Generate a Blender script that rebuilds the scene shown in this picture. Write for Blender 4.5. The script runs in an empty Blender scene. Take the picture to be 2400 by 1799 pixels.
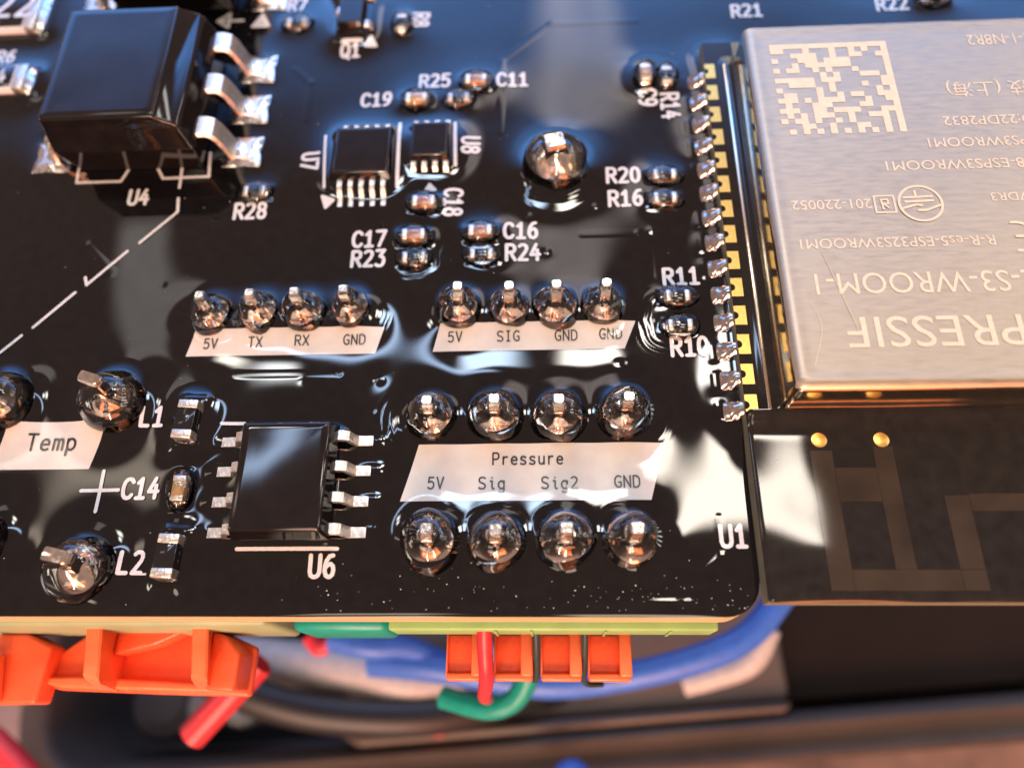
import bpy, bmesh, math, random
import numpy as np
from mathutils import Vector, Matrix, Quaternion

# ------------------------------------------------------------------ scene, camera, world, lamps, exposure
S = bpy.context.scene
C = S.collection
S.unit_settings.system = 'METRIC'
S.unit_settings.scale_length = 0.001          # one unit is one millimetre
rnd = random.Random(7)

cam_d = bpy.data.cameras.new('camera')
cam = bpy.data.objects.new('camera', cam_d)
C.objects.link(cam)
cam.matrix_world = Matrix((
    (0.99857305, 0.01444552, 0.05141206, -7.41855618),
    (0.00703152, 0.91877239, -0.39472504, -27.2563627),
    (-0.05293799, 0.39452329, 0.91735977, 28.09819875),
    (0, 0, 0, 1)))
cam_d.sensor_width = 36.0
cam_d.lens = 1802.0 * 36.0 / 2400.0
cam_d.clip_start = 0.5
cam_d.clip_end = 3000
cam_d.dof.use_dof = True
cam_d.dof.focus_distance = 29.4
cam_d.dof.aperture_fstop = 0.0270300 / (2 * 0.37)
S.camera = cam

world = bpy.data.worlds.new('World')
S.world = world
world.use_nodes = True
bg = world.node_tree.nodes['Background']
bg.inputs['Color'].default_value = (1.0, 0.66, 0.54, 1)
bg.inputs['Strength'].default_value = 0.40

S.view_settings.view_transform = 'Standard'
S.view_settings.look = 'None'
S.view_settings.exposure = 0.0
S.view_settings.gamma = 1.0
S.render.engine = 'CYCLES'
S.cycles.use_denoising = True
S.cycles.max_bounces = 14
S.cycles.transmission_bounces = 10
S.cycles.glossy_bounces = 8
S.cycles.transparent_max_bounces = 12
S.cycles.sample_clamp_indirect = 6
S.cycles.caustics_reflective = False
S.cycles.caustics_refractive = False


def area_lamp(name, loc, quat, size, radiance, soft=None, noise=0.0):
    """A softbox-like panel lamp. soft = (u0, u1, v0, v1) widths of the fall-off at its four borders."""
    d = bpy.data.lights.new(name, 'AREA')
    d.shape = 'RECTANGLE'
    d.size, d.size_y = size
    d.color = (1, 1, 1)
    m = max(radiance)
    d.energy = 4 * size[0] * size[1] * m
    d.color = tuple(c / m for c in radiance)
    if soft or noise:
        d.use_nodes = True
        nt = d.node_tree
        em = nt.nodes['Emission']
        geo = nt.nodes.new('ShaderNodeNewGeometry')
        sep = nt.nodes.new('ShaderNodeSeparateXYZ')
        nt.links.new(geo.outputs['Parametric'], sep.inputs[0])
        val = None
        for k, w in enumerate(soft or ()):
            if w <= 0:
                continue
            mr = nt.nodes.new('ShaderNodeMapRange')
            mr.interpolation_type = 'SMOOTHSTEP'
            a, b = ((0, w), (1, 1 - w))[k % 2]
            mr.inputs['From Min'].default_value = a
            mr.inputs['From Max'].default_value = b
            nt.links.new(sep.outputs[k // 2], mr.inputs['Value'])
            if val is None:
                val = mr.outputs[0]
            else:
                mu = nt.nodes.new('ShaderNodeMath'); mu.operation = 'MULTIPLY'
                nt.links.new(val, mu.inputs[0]); nt.links.new(mr.outputs[0], mu.inputs[1])
                val = mu.outputs[0]
        if noise:
            nz = nt.nodes.new('ShaderNodeTexNoise')
            nz.inputs['Scale'].default_value = 4.0
            nz.inputs['Detail'].default_value = 2.0
            nt.links.new(geo.outputs['Parametric'], nz.inputs['Vector'])
            mr = nt.nodes.new('ShaderNodeMapRange')
            mr.inputs['From Min'].default_value = 0.35
            mr.inputs['From Max'].default_value = 0.65
            mr.inputs['To Min'].default_value = 1 - noise
            nt.links.new(nz.outputs[0], mr.inputs['Value'])
            if val is None:
                val = mr.outputs[0]
            else:
                mu = nt.nodes.new('ShaderNodeMath'); mu.operation = 'MULTIPLY'
                nt.links.new(val, mu.inputs[0]); nt.links.new(mr.outputs[0], mu.inputs[1])
                val = mu.outputs[0]
        nt.links.new(val, em.inputs['Strength'])
    o = bpy.data.objects.new(name, d)
    o.location = loc
    o.rotation_mode = 'QUATERNION'
    o.rotation_quaternion = quat
    C.objects.link(o)
    return o


def aim(loc, target):
    return (Vector(target) - Vector(loc)).to_track_quat('-Z', 'Y')


# cool evening window beyond the far edge of the board
area_lamp('window_lamp', (-35, 317, 258), (0.9443, -0.3278, -0.0298, -0.0049), (760, 190), (0.62, 2.3, 6.2), soft=(0.1, 0.1, 0.85, 0.08), noise=0.35)
# ceiling panels
area_lamp('overhead_panel_lamp', (70, 63, 300), (0.9875, -0.1200, 0.1008, -0.0186), (58, 21), (22, 19.5, 16.5), soft=(0.06, 0.06, 0.12, 0.12))
area_lamp('overhead_panel_lamp', (14, 120, 289), (0.9801, -0.1981, 0.0037, -0.0093), (36, 34), (27, 25, 22.5), soft=(0.25, 0.1, 0.1, 0.1))
area_lamp('overhead_panel_lamp', (-34, 121, 289), (0.9801, -0.1981, 0.0037, -0.0093), (38, 32), (14, 18, 23), soft=(0.1, 0.4, 0.1, 0.1))
area_lamp('ceiling_tube_lamp', (-89, 106, 283), (0.9229, -0.2069, -0.0453, 0.3216), (150, 8), (8, 11, 16), soft=(0.1, 0.1, 0.35, 0.35))
area_lamp('ceiling_spot_lamp', (-142, 101, 272), (0.9690, -0.1748, -0.1720, 0.0313), (17, 19), (22, 21, 18), soft=(0.3, 0.3, 0.3, 0.3))
area_lamp('ceiling_spot_lamp', (-125, 103, 277), (0.9718, -0.1771, -0.1534, 0.0272), (19, 15), (20, 20.5, 21), soft=(0.3, 0.3, 0.3, 0.3))
# dim panels added for grey reflections, in place of lit walls
area_lamp('grey_reflection_lamp', (8, 278, 304), (0.9454, -0.3244, 0.0093, -0.0289), (60, 164), (2.6, 2.3, 2.2), soft=(0.3, 0.3, 0.1, 0.1), noise=0.3)
area_lamp('grey_reflection_lamp', (-212, 177, 299), (0.9468, -0.2375, -0.2103, 0.0547), (30, 64), (1.5, 1.4, 1.35), soft=(0.15, 0.15, 0.1, 0.1), noise=0.2)
area_lamp('grey_reflection_lamp', (-196, 54, 259), (0.9625, -0.1091, -0.2484, 0.0036), (67, 13), (3.6, 3.0, 2.4), soft=(0.2, 0.2, 0.3, 0.3))
# strip lamps added off to the right for striped reflections in the resin
for k in range(6):
    bl = (215 + 6 * k, 175 - 34 * k, 190)
    area_lamp('stripe_lamp', bl, aim(bl, (-9, -14, 0)), (12, 120), (8.0, 8.0, 7.6), soft=(0.15, 0.15, 0.1, 0.1))
# low far strips added to draw thin bright lines round the domes
for k in range(6):
    bl = (-30 + 3 * k, 400, 70 + 27 * k)
    area_lamp('far_stripe_lamp', bl, aim(bl, (-9, -14, 0)), (240, 9), (6.5, 6.7, 7.2), soft=(0.1, 0.1, 0.2, 0.2))
# key panel added behind the camera: the main light on the prints
kl = (-70, -300, 190)
area_lamp('key_lamp', kl, aim(kl, (-9, -14, 0)), (170, 110), (8.5, 6.9, 5.5), soft=(0.2, 0.2, 0.2, 0.2))
wl = (10, -200, 75)
area_lamp('warm_lamp', wl, aim(wl, (-9, -14, 0)), (200, 80), (12.5, 3.2, 1.2), soft=(0.2, 0.2, 0.25, 0.25))  # low orange panel added to give the solder its copper glow
cl = (-25, -210, 62)
area_lamp('highlight_lamp', cl, aim(cl, (-9, -14, 0)), (14, 120), (46, 39, 31), soft=(0.2, 0.2, 0.1, 0.1))  # narrow strip added for white highlights on the solder
for k, (px_, rad) in enumerate(((-75, (5.5, 4.4, 3.3)), (25, (6.5, 5.4, 4.3)))):
    fl_ = (px_, -165, 235)
    area_lamp('overhead_panel_lamp', fl_, aim(fl_, (-9, -14, 0)), (62, 70), rad, soft=(0.12, 0.12, 0.12, 0.12))  # unseen front panels added to brighten the metal and fill
ll = (-260, -40, 120)
area_lamp('side_lamp', ll, aim(ll, (-9, -14, 0)), (60, 60), (10, 9, 8), soft=(0.2, 0.2, 0.2, 0.2))


# ------------------------------------------------------------------ materials
def mat(name, col, rough=0.5, metal=0.0, coat=0.0, coat_rough=0.03, var=0.12, scale=2.0, bump=0.0, bump_scale=8.0,
        stretch=None, rough_var=0.0, ior=1.5, trans=0.0, spec=0.5, sss=0.0, bump_detail=3.0):
    m = bpy.data.materials.new(name)
    m.use_nodes = True
    nt = m.node_tree
    b = nt.nodes['Principled BSDF']
    b.inputs['Roughness'].default_value = rough
    b.inputs['Metallic'].default_value = metal
    b.inputs['Coat Weight'].default_value = coat
    b.inputs['Coat Roughness'].default_value = coat_rough
    b.inputs['IOR'].default_value = ior
    b.inputs['Specular IOR Level'].default_value = spec
    if trans:
        b.inputs['Transmission Weight'].default_value = trans
    if sss:
        b.inputs['Subsurface Weight'].default_value = sss
        b.inputs['Subsurface Radius'].default_value = (0.6, 0.3, 0.15)
    tc = nt.nodes.new('ShaderNodeTexCoord')
    src = tc.outputs['Object']
    if stretch:
        mp = nt.nodes.new('ShaderNodeMapping')
        mp.inputs['Scale'].default_value = stretch
        nt.links.new(src, mp.inputs['Vector'])
        src = mp.outputs['Vector']
    nz = nt.nodes.new('ShaderNodeTexNoise')
    nz.inputs['Scale'].default_value = scale
    nz.inputs['Detail'].default_value = 4.0
    nt.links.new(src, nz.inputs['Vector'])
    mr = nt.nodes.new('ShaderNodeMapRange')
    mr.inputs['From Min'].default_value = 0.3
    mr.inputs['From Max'].default_value = 0.7
    mr.inputs['To Min'].default_value = 1 - var
    mr.inputs['To Max'].default_value = 1 + var
    nt.links.new(nz.outputs[0], mr.inputs['Value'])
    mx = nt.nodes.new('ShaderNodeMix'); mx.data_type = 'RGBA'; mx.blend_type = 'MULTIPLY'
    mx.inputs[0].default_value = 1.0
    mx.inputs[6].default_value = (*col, 1)
    nt.links.new(mr.outputs[0], mx.inputs[7])
    nt.links.new(mx.outputs[2], b.inputs['Base Color'])
    if rough_var:
        r2 = nt.nodes.new('ShaderNodeMapRange')
        r2.inputs['From Min'].default_value = 0.3
        r2.inputs['From Max'].default_value = 0.7
        r2.inputs['To Min'].default_value = max(0.0, rough - rough_var)
        r2.inputs['To Max'].default_value = rough + rough_var
        nt.links.new(nz.outputs[0], r2.inputs['Value'])
        nt.links.new(r2.outputs[0], b.inputs['Roughness'])
    if bump:
        n2 = nt.nodes.new('ShaderNodeTexNoise')
        n2.inputs['Scale'].default_value = bump_scale
        n2.inputs['Detail'].default_value = bump_detail
        nt.links.new(src, n2.inputs['Vector'])
        bp = nt.nodes.new('ShaderNodeBump')
        bp.inputs['Strength'].default_value = 1.0
        bp.inputs['Distance'].default_value = bump
        nt.links.new(n2.outputs[0], bp.inputs['Height'])
        nt.links.new(bp.outputs[0], b.inputs['Normal'])
    return m


M = {}
M['coating'] = mat('glossy_black_coating', (0.0045, 0.0042, 0.0045), 0.035, var=0.3, ior=1.52)
M['fr4'] = mat('glass_fibre_board', (0.58, 0.47, 0.26), 0.5, var=0.2, scale=1.5, stretch=(0.4, 0.4, 9), bump=0.02)
M['silk'] = mat('white_print', (0.62, 0.63, 0.62), 0.3, coat=1.0, coat_rough=0.05, var=0.10, scale=6)
M['patch'] = mat('cream_print', (0.59, 0.56, 0.50), 0.35, coat=1.0, coat_rough=0.03, var=0.06, scale=1.5)
M['ink'] = mat('dark_knockout', (0.012, 0.013, 0.02), 0.3, coat=1.0, coat_rough=0.03)
M['solder'] = mat('solder', (0.80, 0.74, 0.67), 0.10, metal=1.0, var=0.15, scale=3, bump=0.05, bump_scale=1.3, rough_var=0.05, bump_detail=1.5)
M['solder_rough'] = mat('tinned_pad', (0.76, 0.73, 0.70), 0.24, metal=1.0, var=0.2, scale=3, bump=0.09, bump_scale=1.7, rough_var=0.1, bump_detail=1.5)
M['pin'] = mat('tinned_pin', (0.80, 0.74, 0.66), 0.22, metal=1.0, var=0.15, scale=5, bump=0.02, bump_scale=6)
M['tin'] = mat('tin_terminal', (0.86, 0.78, 0.68), 0.36, metal=1.0, var=0.12, scale=5, bump=0.03, bump_scale=9)
M['lead'] = mat('plated_lead', (0.80, 0.75, 0.68), 0.35, metal=1.0, var=0.15, scale=5, bump=0.02, bump_scale=7)
M['gold'] = mat('gold_plating', (0.92, 0.58, 0.16), 0.30, metal=1.0, var=0.10, scale=6)
M['mold'] = mat('black_moulding', (0.007, 0.0055, 0.0055), 0.055, var=0.3, scale=1.2, bump=0.018, bump_scale=0.35, bump_detail=0)
M['chip_black'] = mat('black_chip_body', (0.010, 0.010, 0.011), 0.08)
M['chip_brown'] = mat('brown_ceramic', (0.30, 0.135, 0.055), 0.3, coat=1.0, coat_rough=0.05, var=0.15, scale=5)
M['chip_tan'] = mat('tan_ceramic', (0.42, 0.245, 0.085), 0.3, coat=1.0, coat_rough=0.05, var=0.12, scale=5)
M['ceramic_white'] = mat('white_ceramic', (0.66, 0.66, 0.70), 0.4, coat=0.6)
M['shield_wall'] = mat('polished_can_wall', (0.78, 0.66, 0.50), 0.14, metal=1.0, var=0.08, scale=1.3, bump=0.006, bump_scale=2.0)
M['shield'] = mat('brushed_shield', (0.50, 0.405, 0.305), 0.44, metal=1.0, var=0.07, scale=1.3, bump=0.006, bump_scale=2.2, stretch=(1.0, 5.0, 1.0), rough_var=0.06)
M['etch'] = mat('etched_metal', (0.74, 0.63, 0.45), 0.62, metal=0.35, var=0.06, scale=4)
M['module_black'] = mat('module_solder_mask', (0.013, 0.0115, 0.0095), 0.05, var=0.3)
M['trace'] = mat('masked_copper', (0.036, 0.026, 0.017), 0.07, var=0.35, scale=0.5)
M['module_edge'] = mat('module_board_edge', (0.17, 0.16, 0.10), 0.5, var=0.3, scale=2, stretch=(1, 1, 8), bump=0.02)
M['orange'] = mat('orange_plastic', (0.86, 0.125, 0.045), 0.34, var=0.10, scale=0.8, sss=0.15, bump=0.018, bump_scale=5, rough_var=0.1)
M['orange_lit'] = mat('orange_plastic_lit', (0.90, 0.19, 0.075), 0.34, var=0.10, scale=0.9, sss=0.15, bump=0.016, bump_scale=5, rough_var=0.1)  # paler copy of the lever orange: lit faces put into the colour
M['green'] = mat('green_plastic', (0.26, 0.46, 0.16), 0.45, var=0.10, scale=0.7)
M['green_soft'] = mat('green_grey_plastic', (0.30, 0.38, 0.22), 0.5, var=0.12, scale=0.5)
M['wire_red'] = mat('red_insulation', (0.62, 0.03, 0.045), 0.4)
M['wire_teal'] = mat('teal_insulation', (0.0, 0.30, 0.235), 0.4)
M['wire_blue'] = mat('blue_insulation', (0.045, 0.15, 0.60), 0.4)
M['wire_white'] = mat('white_insulation', (0.42, 0.40, 0.40), 0.45)
M['wire_black'] = mat('black_insulation', (0.012, 0.012, 0.013), 0.45)
M['wire_dark_green'] = mat('dark_green_insulation', (0.02, 0.045, 0.045), 0.45)
M['grey_plastic'] = mat('grey_plastic', (0.13, 0.12, 0.115), 0.5, var=0.1, scale=0.3)
M['tan_plastic'] = mat('warm_grey_plastic', (0.085, 0.062, 0.05), 0.5, var=0.1, scale=0.3)
M['tray'] = mat('black_tray_plastic', (0.014, 0.0095, 0.007), 0.8, var=0.15, scale=0.2, bump=0.05, bump_scale=1.2, spec=0.1)
M['rim'] = mat('tray_rim_plastic', (0.055, 0.045, 0.040), 0.6, var=0.15, scale=0.2, spec=0.2)
M['desk'] = mat('speckled_desk', (0.20, 0.14, 0.125), 0.6, var=0.45, scale=0.12, bump=0.3, bump_scale=0.4)
M['dust'] = mat('pale_dust', (0.7, 0.68, 0.64), 0.6)


def clear_resin():
    m = bpy.data.materials.new('clear_resin')
    m.use_nodes = True
    nt = m.node_tree
    nt.nodes.remove(nt.nodes['Principled BSDF'])
    out = nt.nodes['Material Output']
    tr = nt.nodes.new('ShaderNodeBsdfTransparent')
    tr.inputs[0].default_value = (0.98, 0.97, 0.96, 1)
    gl = nt.nodes.new('ShaderNodeBsdfGlossy')
    gl.inputs['Roughness'].default_value = 0.03
    fr = nt.nodes.new('ShaderNodeFresnel')
    fr.inputs['IOR'].default_value = 1.5
    mx = nt.nodes.new('ShaderNodeMixShader')
    nt.links.new(fr.outputs[0], mx.inputs[0])
    nt.links.new(tr.outputs[0], mx.inputs[1])
    nt.links.new(gl.outputs[0], mx.inputs[2])
    nt.links.new(mx.outputs[0], out.inputs['Surface'])
    return m


M['resin'] = clear_resin()
M['glass'] = mat('thick_clear_resin', (0.97, 0.94, 0.90), 0.02, trans=1.0, ior=1.46, var=0.02, bump=0.03, bump_scale=0.9, bump_detail=1.0)
M['solder_dark'] = mat('coated_solder', (0.60, 0.54, 0.50), 0.16, metal=1.0, var=0.25, scale=2.5, bump=0.05, bump_scale=1.8, bump_detail=1.0)


# ------------------------------------------------------------------ helpers
def link(name, me, parent=None, loc=None, rotz=0.0, label=None):
    o = bpy.data.objects.new(name, me)
    C.objects.link(o)
    if parent:
        o.parent = parent
    if loc:
        o.location = loc
    if rotz:
        o.rotation_euler = (0, 0, rotz)
    if label:
        o['label'] = label
    return o


def thing(name, label, cat, loc=(0, 0, 0), rotz=0.0, group=None):
    o = bpy.data.objects.new(name, None)
    C.objects.link(o)
    o.location = loc
    o.rotation_euler = (0, 0, rotz)
    o.empty_display_size = 0.5
    tag(o, label, cat, group)
    return o


def tag(o, label, cat=None, group=None, kind=None):
    o['label'] = label
    if cat:
        o['category'] = cat
    if group:
        o['group'] = group
    if kind:
        o['kind'] = kind
    return o


def me_from(verts, faces, m, smooth=False):
    me = bpy.data.meshes.new('mesh')
    me.from_pydata([tuple(v) for v in verts], [], faces)
    me.materials.append(M[m] if isinstance(m, str) else m)
    if smooth:
        for p in me.polygons:
            p.use_smooth = True
    return me


def me_bm(bm, m, smooth=False, angle=None):
    bmesh.ops.recalc_face_normals(bm, faces=bm.faces)
    me = bpy.data.meshes.new('mesh')
    bm.to_mesh(me)
    bm.free()
    me.materials.append(M[m] if isinstance(m, str) else m)
    if smooth:
        for p in me.polygons:
            p.use_smooth = True
        if angle is not None:
            me.set_sharp_from_angle(angle=math.radians(angle))
    return me


def bm_box(bm, x0, x1, y0, y1, z0, z1, bevel=0.0, seg=2):
    r = bmesh.ops.create_cube(bm, size=1)
    for v in r['verts']:
        v.co = Vector(((x0 + x1) / 2 + v.co.x * (x1 - x0), (y0 + y1) / 2 + v.co.y * (y1 - y0), (z0 + z1) / 2 + v.co.z * (z1 - z0)))
    if bevel:
        es = list({e for v in r['verts'] for e in v.link_edges})
        bmesh.ops.bevel(bm, geom=es, offset=bevel, segments=seg, affect='EDGES', profile=0.5)


def box_me(x0, x1, y0, y1, z0, z1, m, bevel=0.0, seg=2):
    bm = bmesh.new()
    bm_box(bm, x0, x1, y0, y1, z0, z1, bevel, seg)
    return me_bm(bm, m, smooth=bevel > 0, angle=50 if bevel else None)


def loft_me(rings, m, cap=(True, True), smooth=False, angle=40):
    bm = bmesh.new()
    vr = [[bm.verts.new(p) for p in r] for r in rings]
    n = len(rings[0])
    for a, b in zip(vr, vr[1:]):
        for i in range(n):
            bm.faces.new((a[i], a[(i + 1) % n], b[(i + 1) % n], b[i]))
    if cap[0]:
        bm.faces.new(vr[0])
    if cap[1]:
        bm.faces.new(vr[-1])
    return me_bm(bm, m, smooth, angle)


def lathe_me(profile, m, n=28, wob=0.0, seed=0, cap=True, sq=(1, 1)):
    """profile [(r, z)...] from the base up; wob = unevenness"""
    rg = random.Random(seed)
    ph = [rg.uniform(0, 6.28) for _ in range(4)]
    rings = []
    for r, z in profile:
        ring = []
        for i in range(n):
            a = 2 * math.pi * i / n
            k = 1 + wob * (math.sin(2 * a + ph[0]) * 0.6 + math.sin(3 * a + ph[1] + z * 2) * 0.4 + 0.3 * math.sin(5 * a + ph[2] + z * 4))
            ring.append((r * k * math.cos(a) * sq[0], r * k * math.sin(a) * sq[1], z))
        rings.append(ring)
    return loft_me(rings, m, (False, cap), True, 60)


def tube_me(pts, r, m, n=12, sub=8):
    """smooth tube through points (Catmull-Rom)"""
    P = [Vector(p) for p in pts]
    Q = [P[0] * 2 - P[1]] + P + [P[-1] * 2 - P[-2]]
    line = []
    for i in range(1, len(Q) - 2):
        for k in range(sub):
            t = k / sub
            a, b, c, d = Q[i - 1], Q[i], Q[i + 1], Q[i + 2]
            line.append(0.5 * ((2 * b) + (c - a) * t + (2 * a - 5 * b + 4 * c - d) * t * t + (3 * b - a - 3 * c + d) * t ** 3))
    line.append(P[-1])
    rings = []
    up = Vector((0, 0, 1))
    for i, p in enumerate(line):
        t = (line[min(i + 1, len(line) - 1)] - line[max(i - 1, 0)]).normalized()
        s = t.cross(up)
        if s.length < 1e-3:
            s = t.cross(Vector((1, 0, 0)))
        s.normalize()
        u = s.cross(t).normalized()
        rings.append([p + (s * math.cos(2 * math.pi * k / n) + u * math.sin(2 * math.pi * k / n)) * r for k in range(n)])
    return loft_me(rings, m, (True, True), True, 60)


# ------------------------------------------------------------------ the coating's height field
STEP = 0.07
X0, X1, Y0, Y1 = -38.5, 16.6, -24.1, 8.7
NX = int(round((X1 - X0) / STEP)) + 1
NY = int(round((Y1 - Y0) / STEP)) + 1
gx = np.linspace(X0, X1, NX)
gy = np.linspace(Y0, Y1, NY)
GX, GY = np.meshgrid(gx, gy)
OB = np.zeros((NY, NX))


def obst_rect(cx, cy, hx, hy, h, rot=0.0, soft=0.1):
    c, s = math.cos(rot), math.sin(rot)
    u = (GX - cx) * c + (GY - cy) * s
    v = -(GX - cx) * s + (GY - cy) * c
    d = np.maximum(np.abs(u) - hx, np.abs(v) - hy)
    k = np.clip(1 - d / soft, 0, 1)
    np.maximum(OB, h * k, out=OB)


def obst_disc(cx, cy, r, h):
    d = np.hypot(GX - cx, GY - cy) / r
    k = np.sqrt(np.clip(1 - d * d, 0, 1))
    np.maximum(OB, h * k, out=OB)


def gauss(a, s_mm):
    p = int(4 * s_mm / STEP) + 2
    b = np.pad(a, p, mode='edge')
    fy = np.fft.fftfreq(b.shape[0])[:, None]
    fx = np.fft.rfftfreq(b.shape[1])[None, :]
    s = s_mm / STEP
    k = np.exp(-2 * (math.pi ** 2) * (s ** 2) * (fx ** 2 + fy ** 2))
    return np.fft.irfft2(np.fft.rfft2(b) * k, s=b.shape)[p:-p, p:-p]


HF = None


def solve_film():
    global HF
    rng = np.random.default_rng(11)

    def nz(s, amp):
        n = gauss(rng.standard_normal((NY, NX)), s)
        return n / n.std() * amp
    base = 0.05 + nz(2.2, 0.016) + nz(0.8, 0.0034) + nz(6.0, 0.02)
    # thicker, lumpier resin where it ran over the second header label and round the Pressure print
    lump = nz(0.16, 0.012) + nz(0.35, 0.016)
    for cx, cy, hx, hy, k in ((-9.3, -13.2, 2.6, 0.42, 1.0), (-6.0, -13.2, 1.6, 0.35, 0.45), (-3.7, -18.8, 0.5, 0.9, 1.0), (-6.5, -18.2, 2.5, 0.5, 0.25), (-10.6, -18.6, 1.3, 0.8, 0.3), (-12.3, -18.2, 0.4, 0.5, 0.4), (-15.3, -13.1, 0.9, 0.35, 0.5)):
        d = np.maximum(np.abs(GX - cx) / hx, np.abs(GY - cy) / hy)
        base = base + lump * k * np.clip((1.25 - d) / 0.5, 0, 1)
    h = np.maximum(base, OB)
    for _ in range(34):
        h = np.maximum(base + 0.965 * (gauss(h, 0.20) - base), OB)
    h = gauss(h, 0.085)
    # ripples added round a few parts so reflections break into stripes
    for cx, cy, r0, r1, a0, da, lam, amp in ((-2.25, -12.45, 0.95, 2.0, 180, 75, 0.30, 0.0042), (-12.1, -16.9, 1.35, 2.5, 200, 60, 0.34, 0.0045), (-14.1, -18.6, 0.4, 1.5, 0, 80, 0.36, 0.004),
                                             (-11.92, -21.46, 1.05, 1.6, 80, 70, 0.22, 0.004), (-9.5, -21.48, 1.05, 1.6, 90, 70, 0.22, 0.004), (-7.0, -21.46, 1.05, 1.6, 90, 70, 0.22, 0.004), (-4.64, -21.45, 1.05, 1.7, 80, 80, 0.22, 0.004),
                                             (-4.66, -16.56, 1.1, 2.1, 20, 70, 0.28, 0.003), (-15.7, -12.1, 0.9, 1.7, 330, 60, 0.26, 0.004), (-7.12, -4.62, 1.5, 2.3, 280, 70, 0.30, 0.004), (-13.25, -9.2, 0.8, 1.4, 290, 80, 0.24, 0.004)):
        dx_, dy_ = GX - cx, GY - cy
        d = np.hypot(dx_, dy_)
        ang = np.abs((np.degrees(np.arctan2(dy_, dx_)) - a0 + 180) % 360 - 180)
        win = np.clip((d - r0) / 0.2, 0, 1) * np.clip((r1 - d) / 0.4, 0, 1) * np.clip((da - ang) / 25, 0, 1)
        h = h + amp * win * np.sin(2 * math.pi * (d + 0.06 * np.sin(ang / 9)) / lam)
    # copper tracks and a ground outline that stand a few microns proud under the mask
    for pts, wd, amp in (([(-17.45, -22.2), (-17.45, -23.5), (-17.2, -23.62), (-16.1, -23.62)], 0.05, 0.010), ([(-17.1, -22.3), (-17.05, -23.15), (-16.2, -23.15)], 0.05, 0.007), ([(-17.5, -23.85), (-15.6, -23.85)], 0.03, 0.008),
                         ([(-15.1, -23.15), (-14.2, -23.15)], 0.06, 0.012), ([(-15.1, -23.6), (-14.2, -23.6)], 0.06, 0.012), ([(-11.2, -23.6), (-8.9, -23.6)], 0.05, 0.016), ([(-4.8, -23.6), (-2.7, -23.6)], 0.05, 0.016),
                         ([(-3.0, -23.4), (-1.4, -22.0), (-1.4, -20.6)], 0.10, 0.006), ([(-20.0, -23.3), (-23.0, -23.3)], 0.04, 0.006), ([(-22.4, -7.0), (-19.2, -6.9), (-18.2, -7.8), (-16.4, -7.8)], 0.10, 0.004),
                         ([(-6.0, -8.2), (-3.6, -8.2), (-2.9, -9.0), (-2.9, -10.4)], 0.10, 0.004), ([(-9.6, -2.5), (-9.6, 1.9), (-7.2, 4.2), (-3.0, 4.2)], 0.10, 0.004), ([(-31, -8), (-28.2, -8), (-26.6, -9.6)], 0.15, 0.004),
                         ([(-20.3, -14.6), (-16.0, -14.6), (-14.4, -16.2)], 0.10, 0.004), ([(-19.8, 1.8), (-18.9, 0.9), (-18.9, -1.4)], 0.12, 0.004)):
        for (ax, ay), (bx, by) in zip(pts, pts[1:]):
            ex, ey = bx - ax, by - ay
            tt = np.clip(((GX - ax) * ex + (GY - ay) * ey) / (ex * ex + ey * ey), 0, 1)
            dd_ = np.hypot(GX - ax - tt * ex, GY - ay - tt * ey)
            h = h + amp * np.clip((wd + 0.07 - dd_) / 0.07, 0, 1) * (h < 0.25)
    edge = np.clip((GY - Y0) / 0.5, 0, 1)
    HF = h * np.sqrt(edge)


def hz(x, y):
    fx = min(max((x - X0) / STEP, 0), NX - 1.001)
    fy = min(max((y - Y0) / STEP, 0), NY - 1.001)
    i, j = int(fx), int(fy)
    u, v = fx - i, fy - j
    return float(HF[j, i] * (1 - u) * (1 - v) + HF[j, i + 1] * u * (1 - v) + HF[j + 1, i] * (1 - u) * v + HF[j + 1, i + 1] * u * v)


# ------------------------------------------------------------------ circuit board: substrate
board = thing('circuit_board', 'black circuit board under a wavy glossy clear coating with white prints', 'circuit board', (0, 0, 0))
RC = 1.25                                   # corner radius
XR, YS = -0.2, -17.5
arc = [(XR - RC + RC * math.cos(a), Y0 + RC + RC * math.sin(a)) for a in [-math.pi / 2 + k * math.pi / 24 for k in range(13)]]
outline = [(X0, Y1), (X0, Y0)] + arc + [(XR, YS), (X1, YS), (X1, Y1)]
link('substrate', loft_me([[(x, y, -1.6) for x, y in outline], [(x, y, -0.01) for x, y in outline]], 'fr4'), board)

# ------------------------------------------------------------------ chips
TIN_FILLET = {}


def fillet_me(w, out, h, m='solder', seed=0):
    """a solder wedge: attached at x = 0 up to height h, running out to x = out on the pad"""
    rg = random.Random(seed)
    n = 7
    rings = []
    for i in range(n + 1):
        t = i / n
        z = 0.035 + (h - 0.035) * (1 - t) ** 2.0
        x = out * t
        ww = w * (0.5 + 0.06 * math.sin(t * 3.1) + rg.uniform(-0.012, 0.012)) * (1 if t < 0.99 else 0.9)
        ring = [(x, -ww, 0.0), (x, ww, 0.0)]
        ring += [(x, ww * 0.92, z * 0.72), (x, ww * 0.5, z * 0.97), (x, 0, z), (x, -ww * 0.5, z * 0.97), (x, -ww * 0.92, z * 0.72)]
        rings.append(ring)
    return loft_me(rings, m, (True, True), True, 70)


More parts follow.
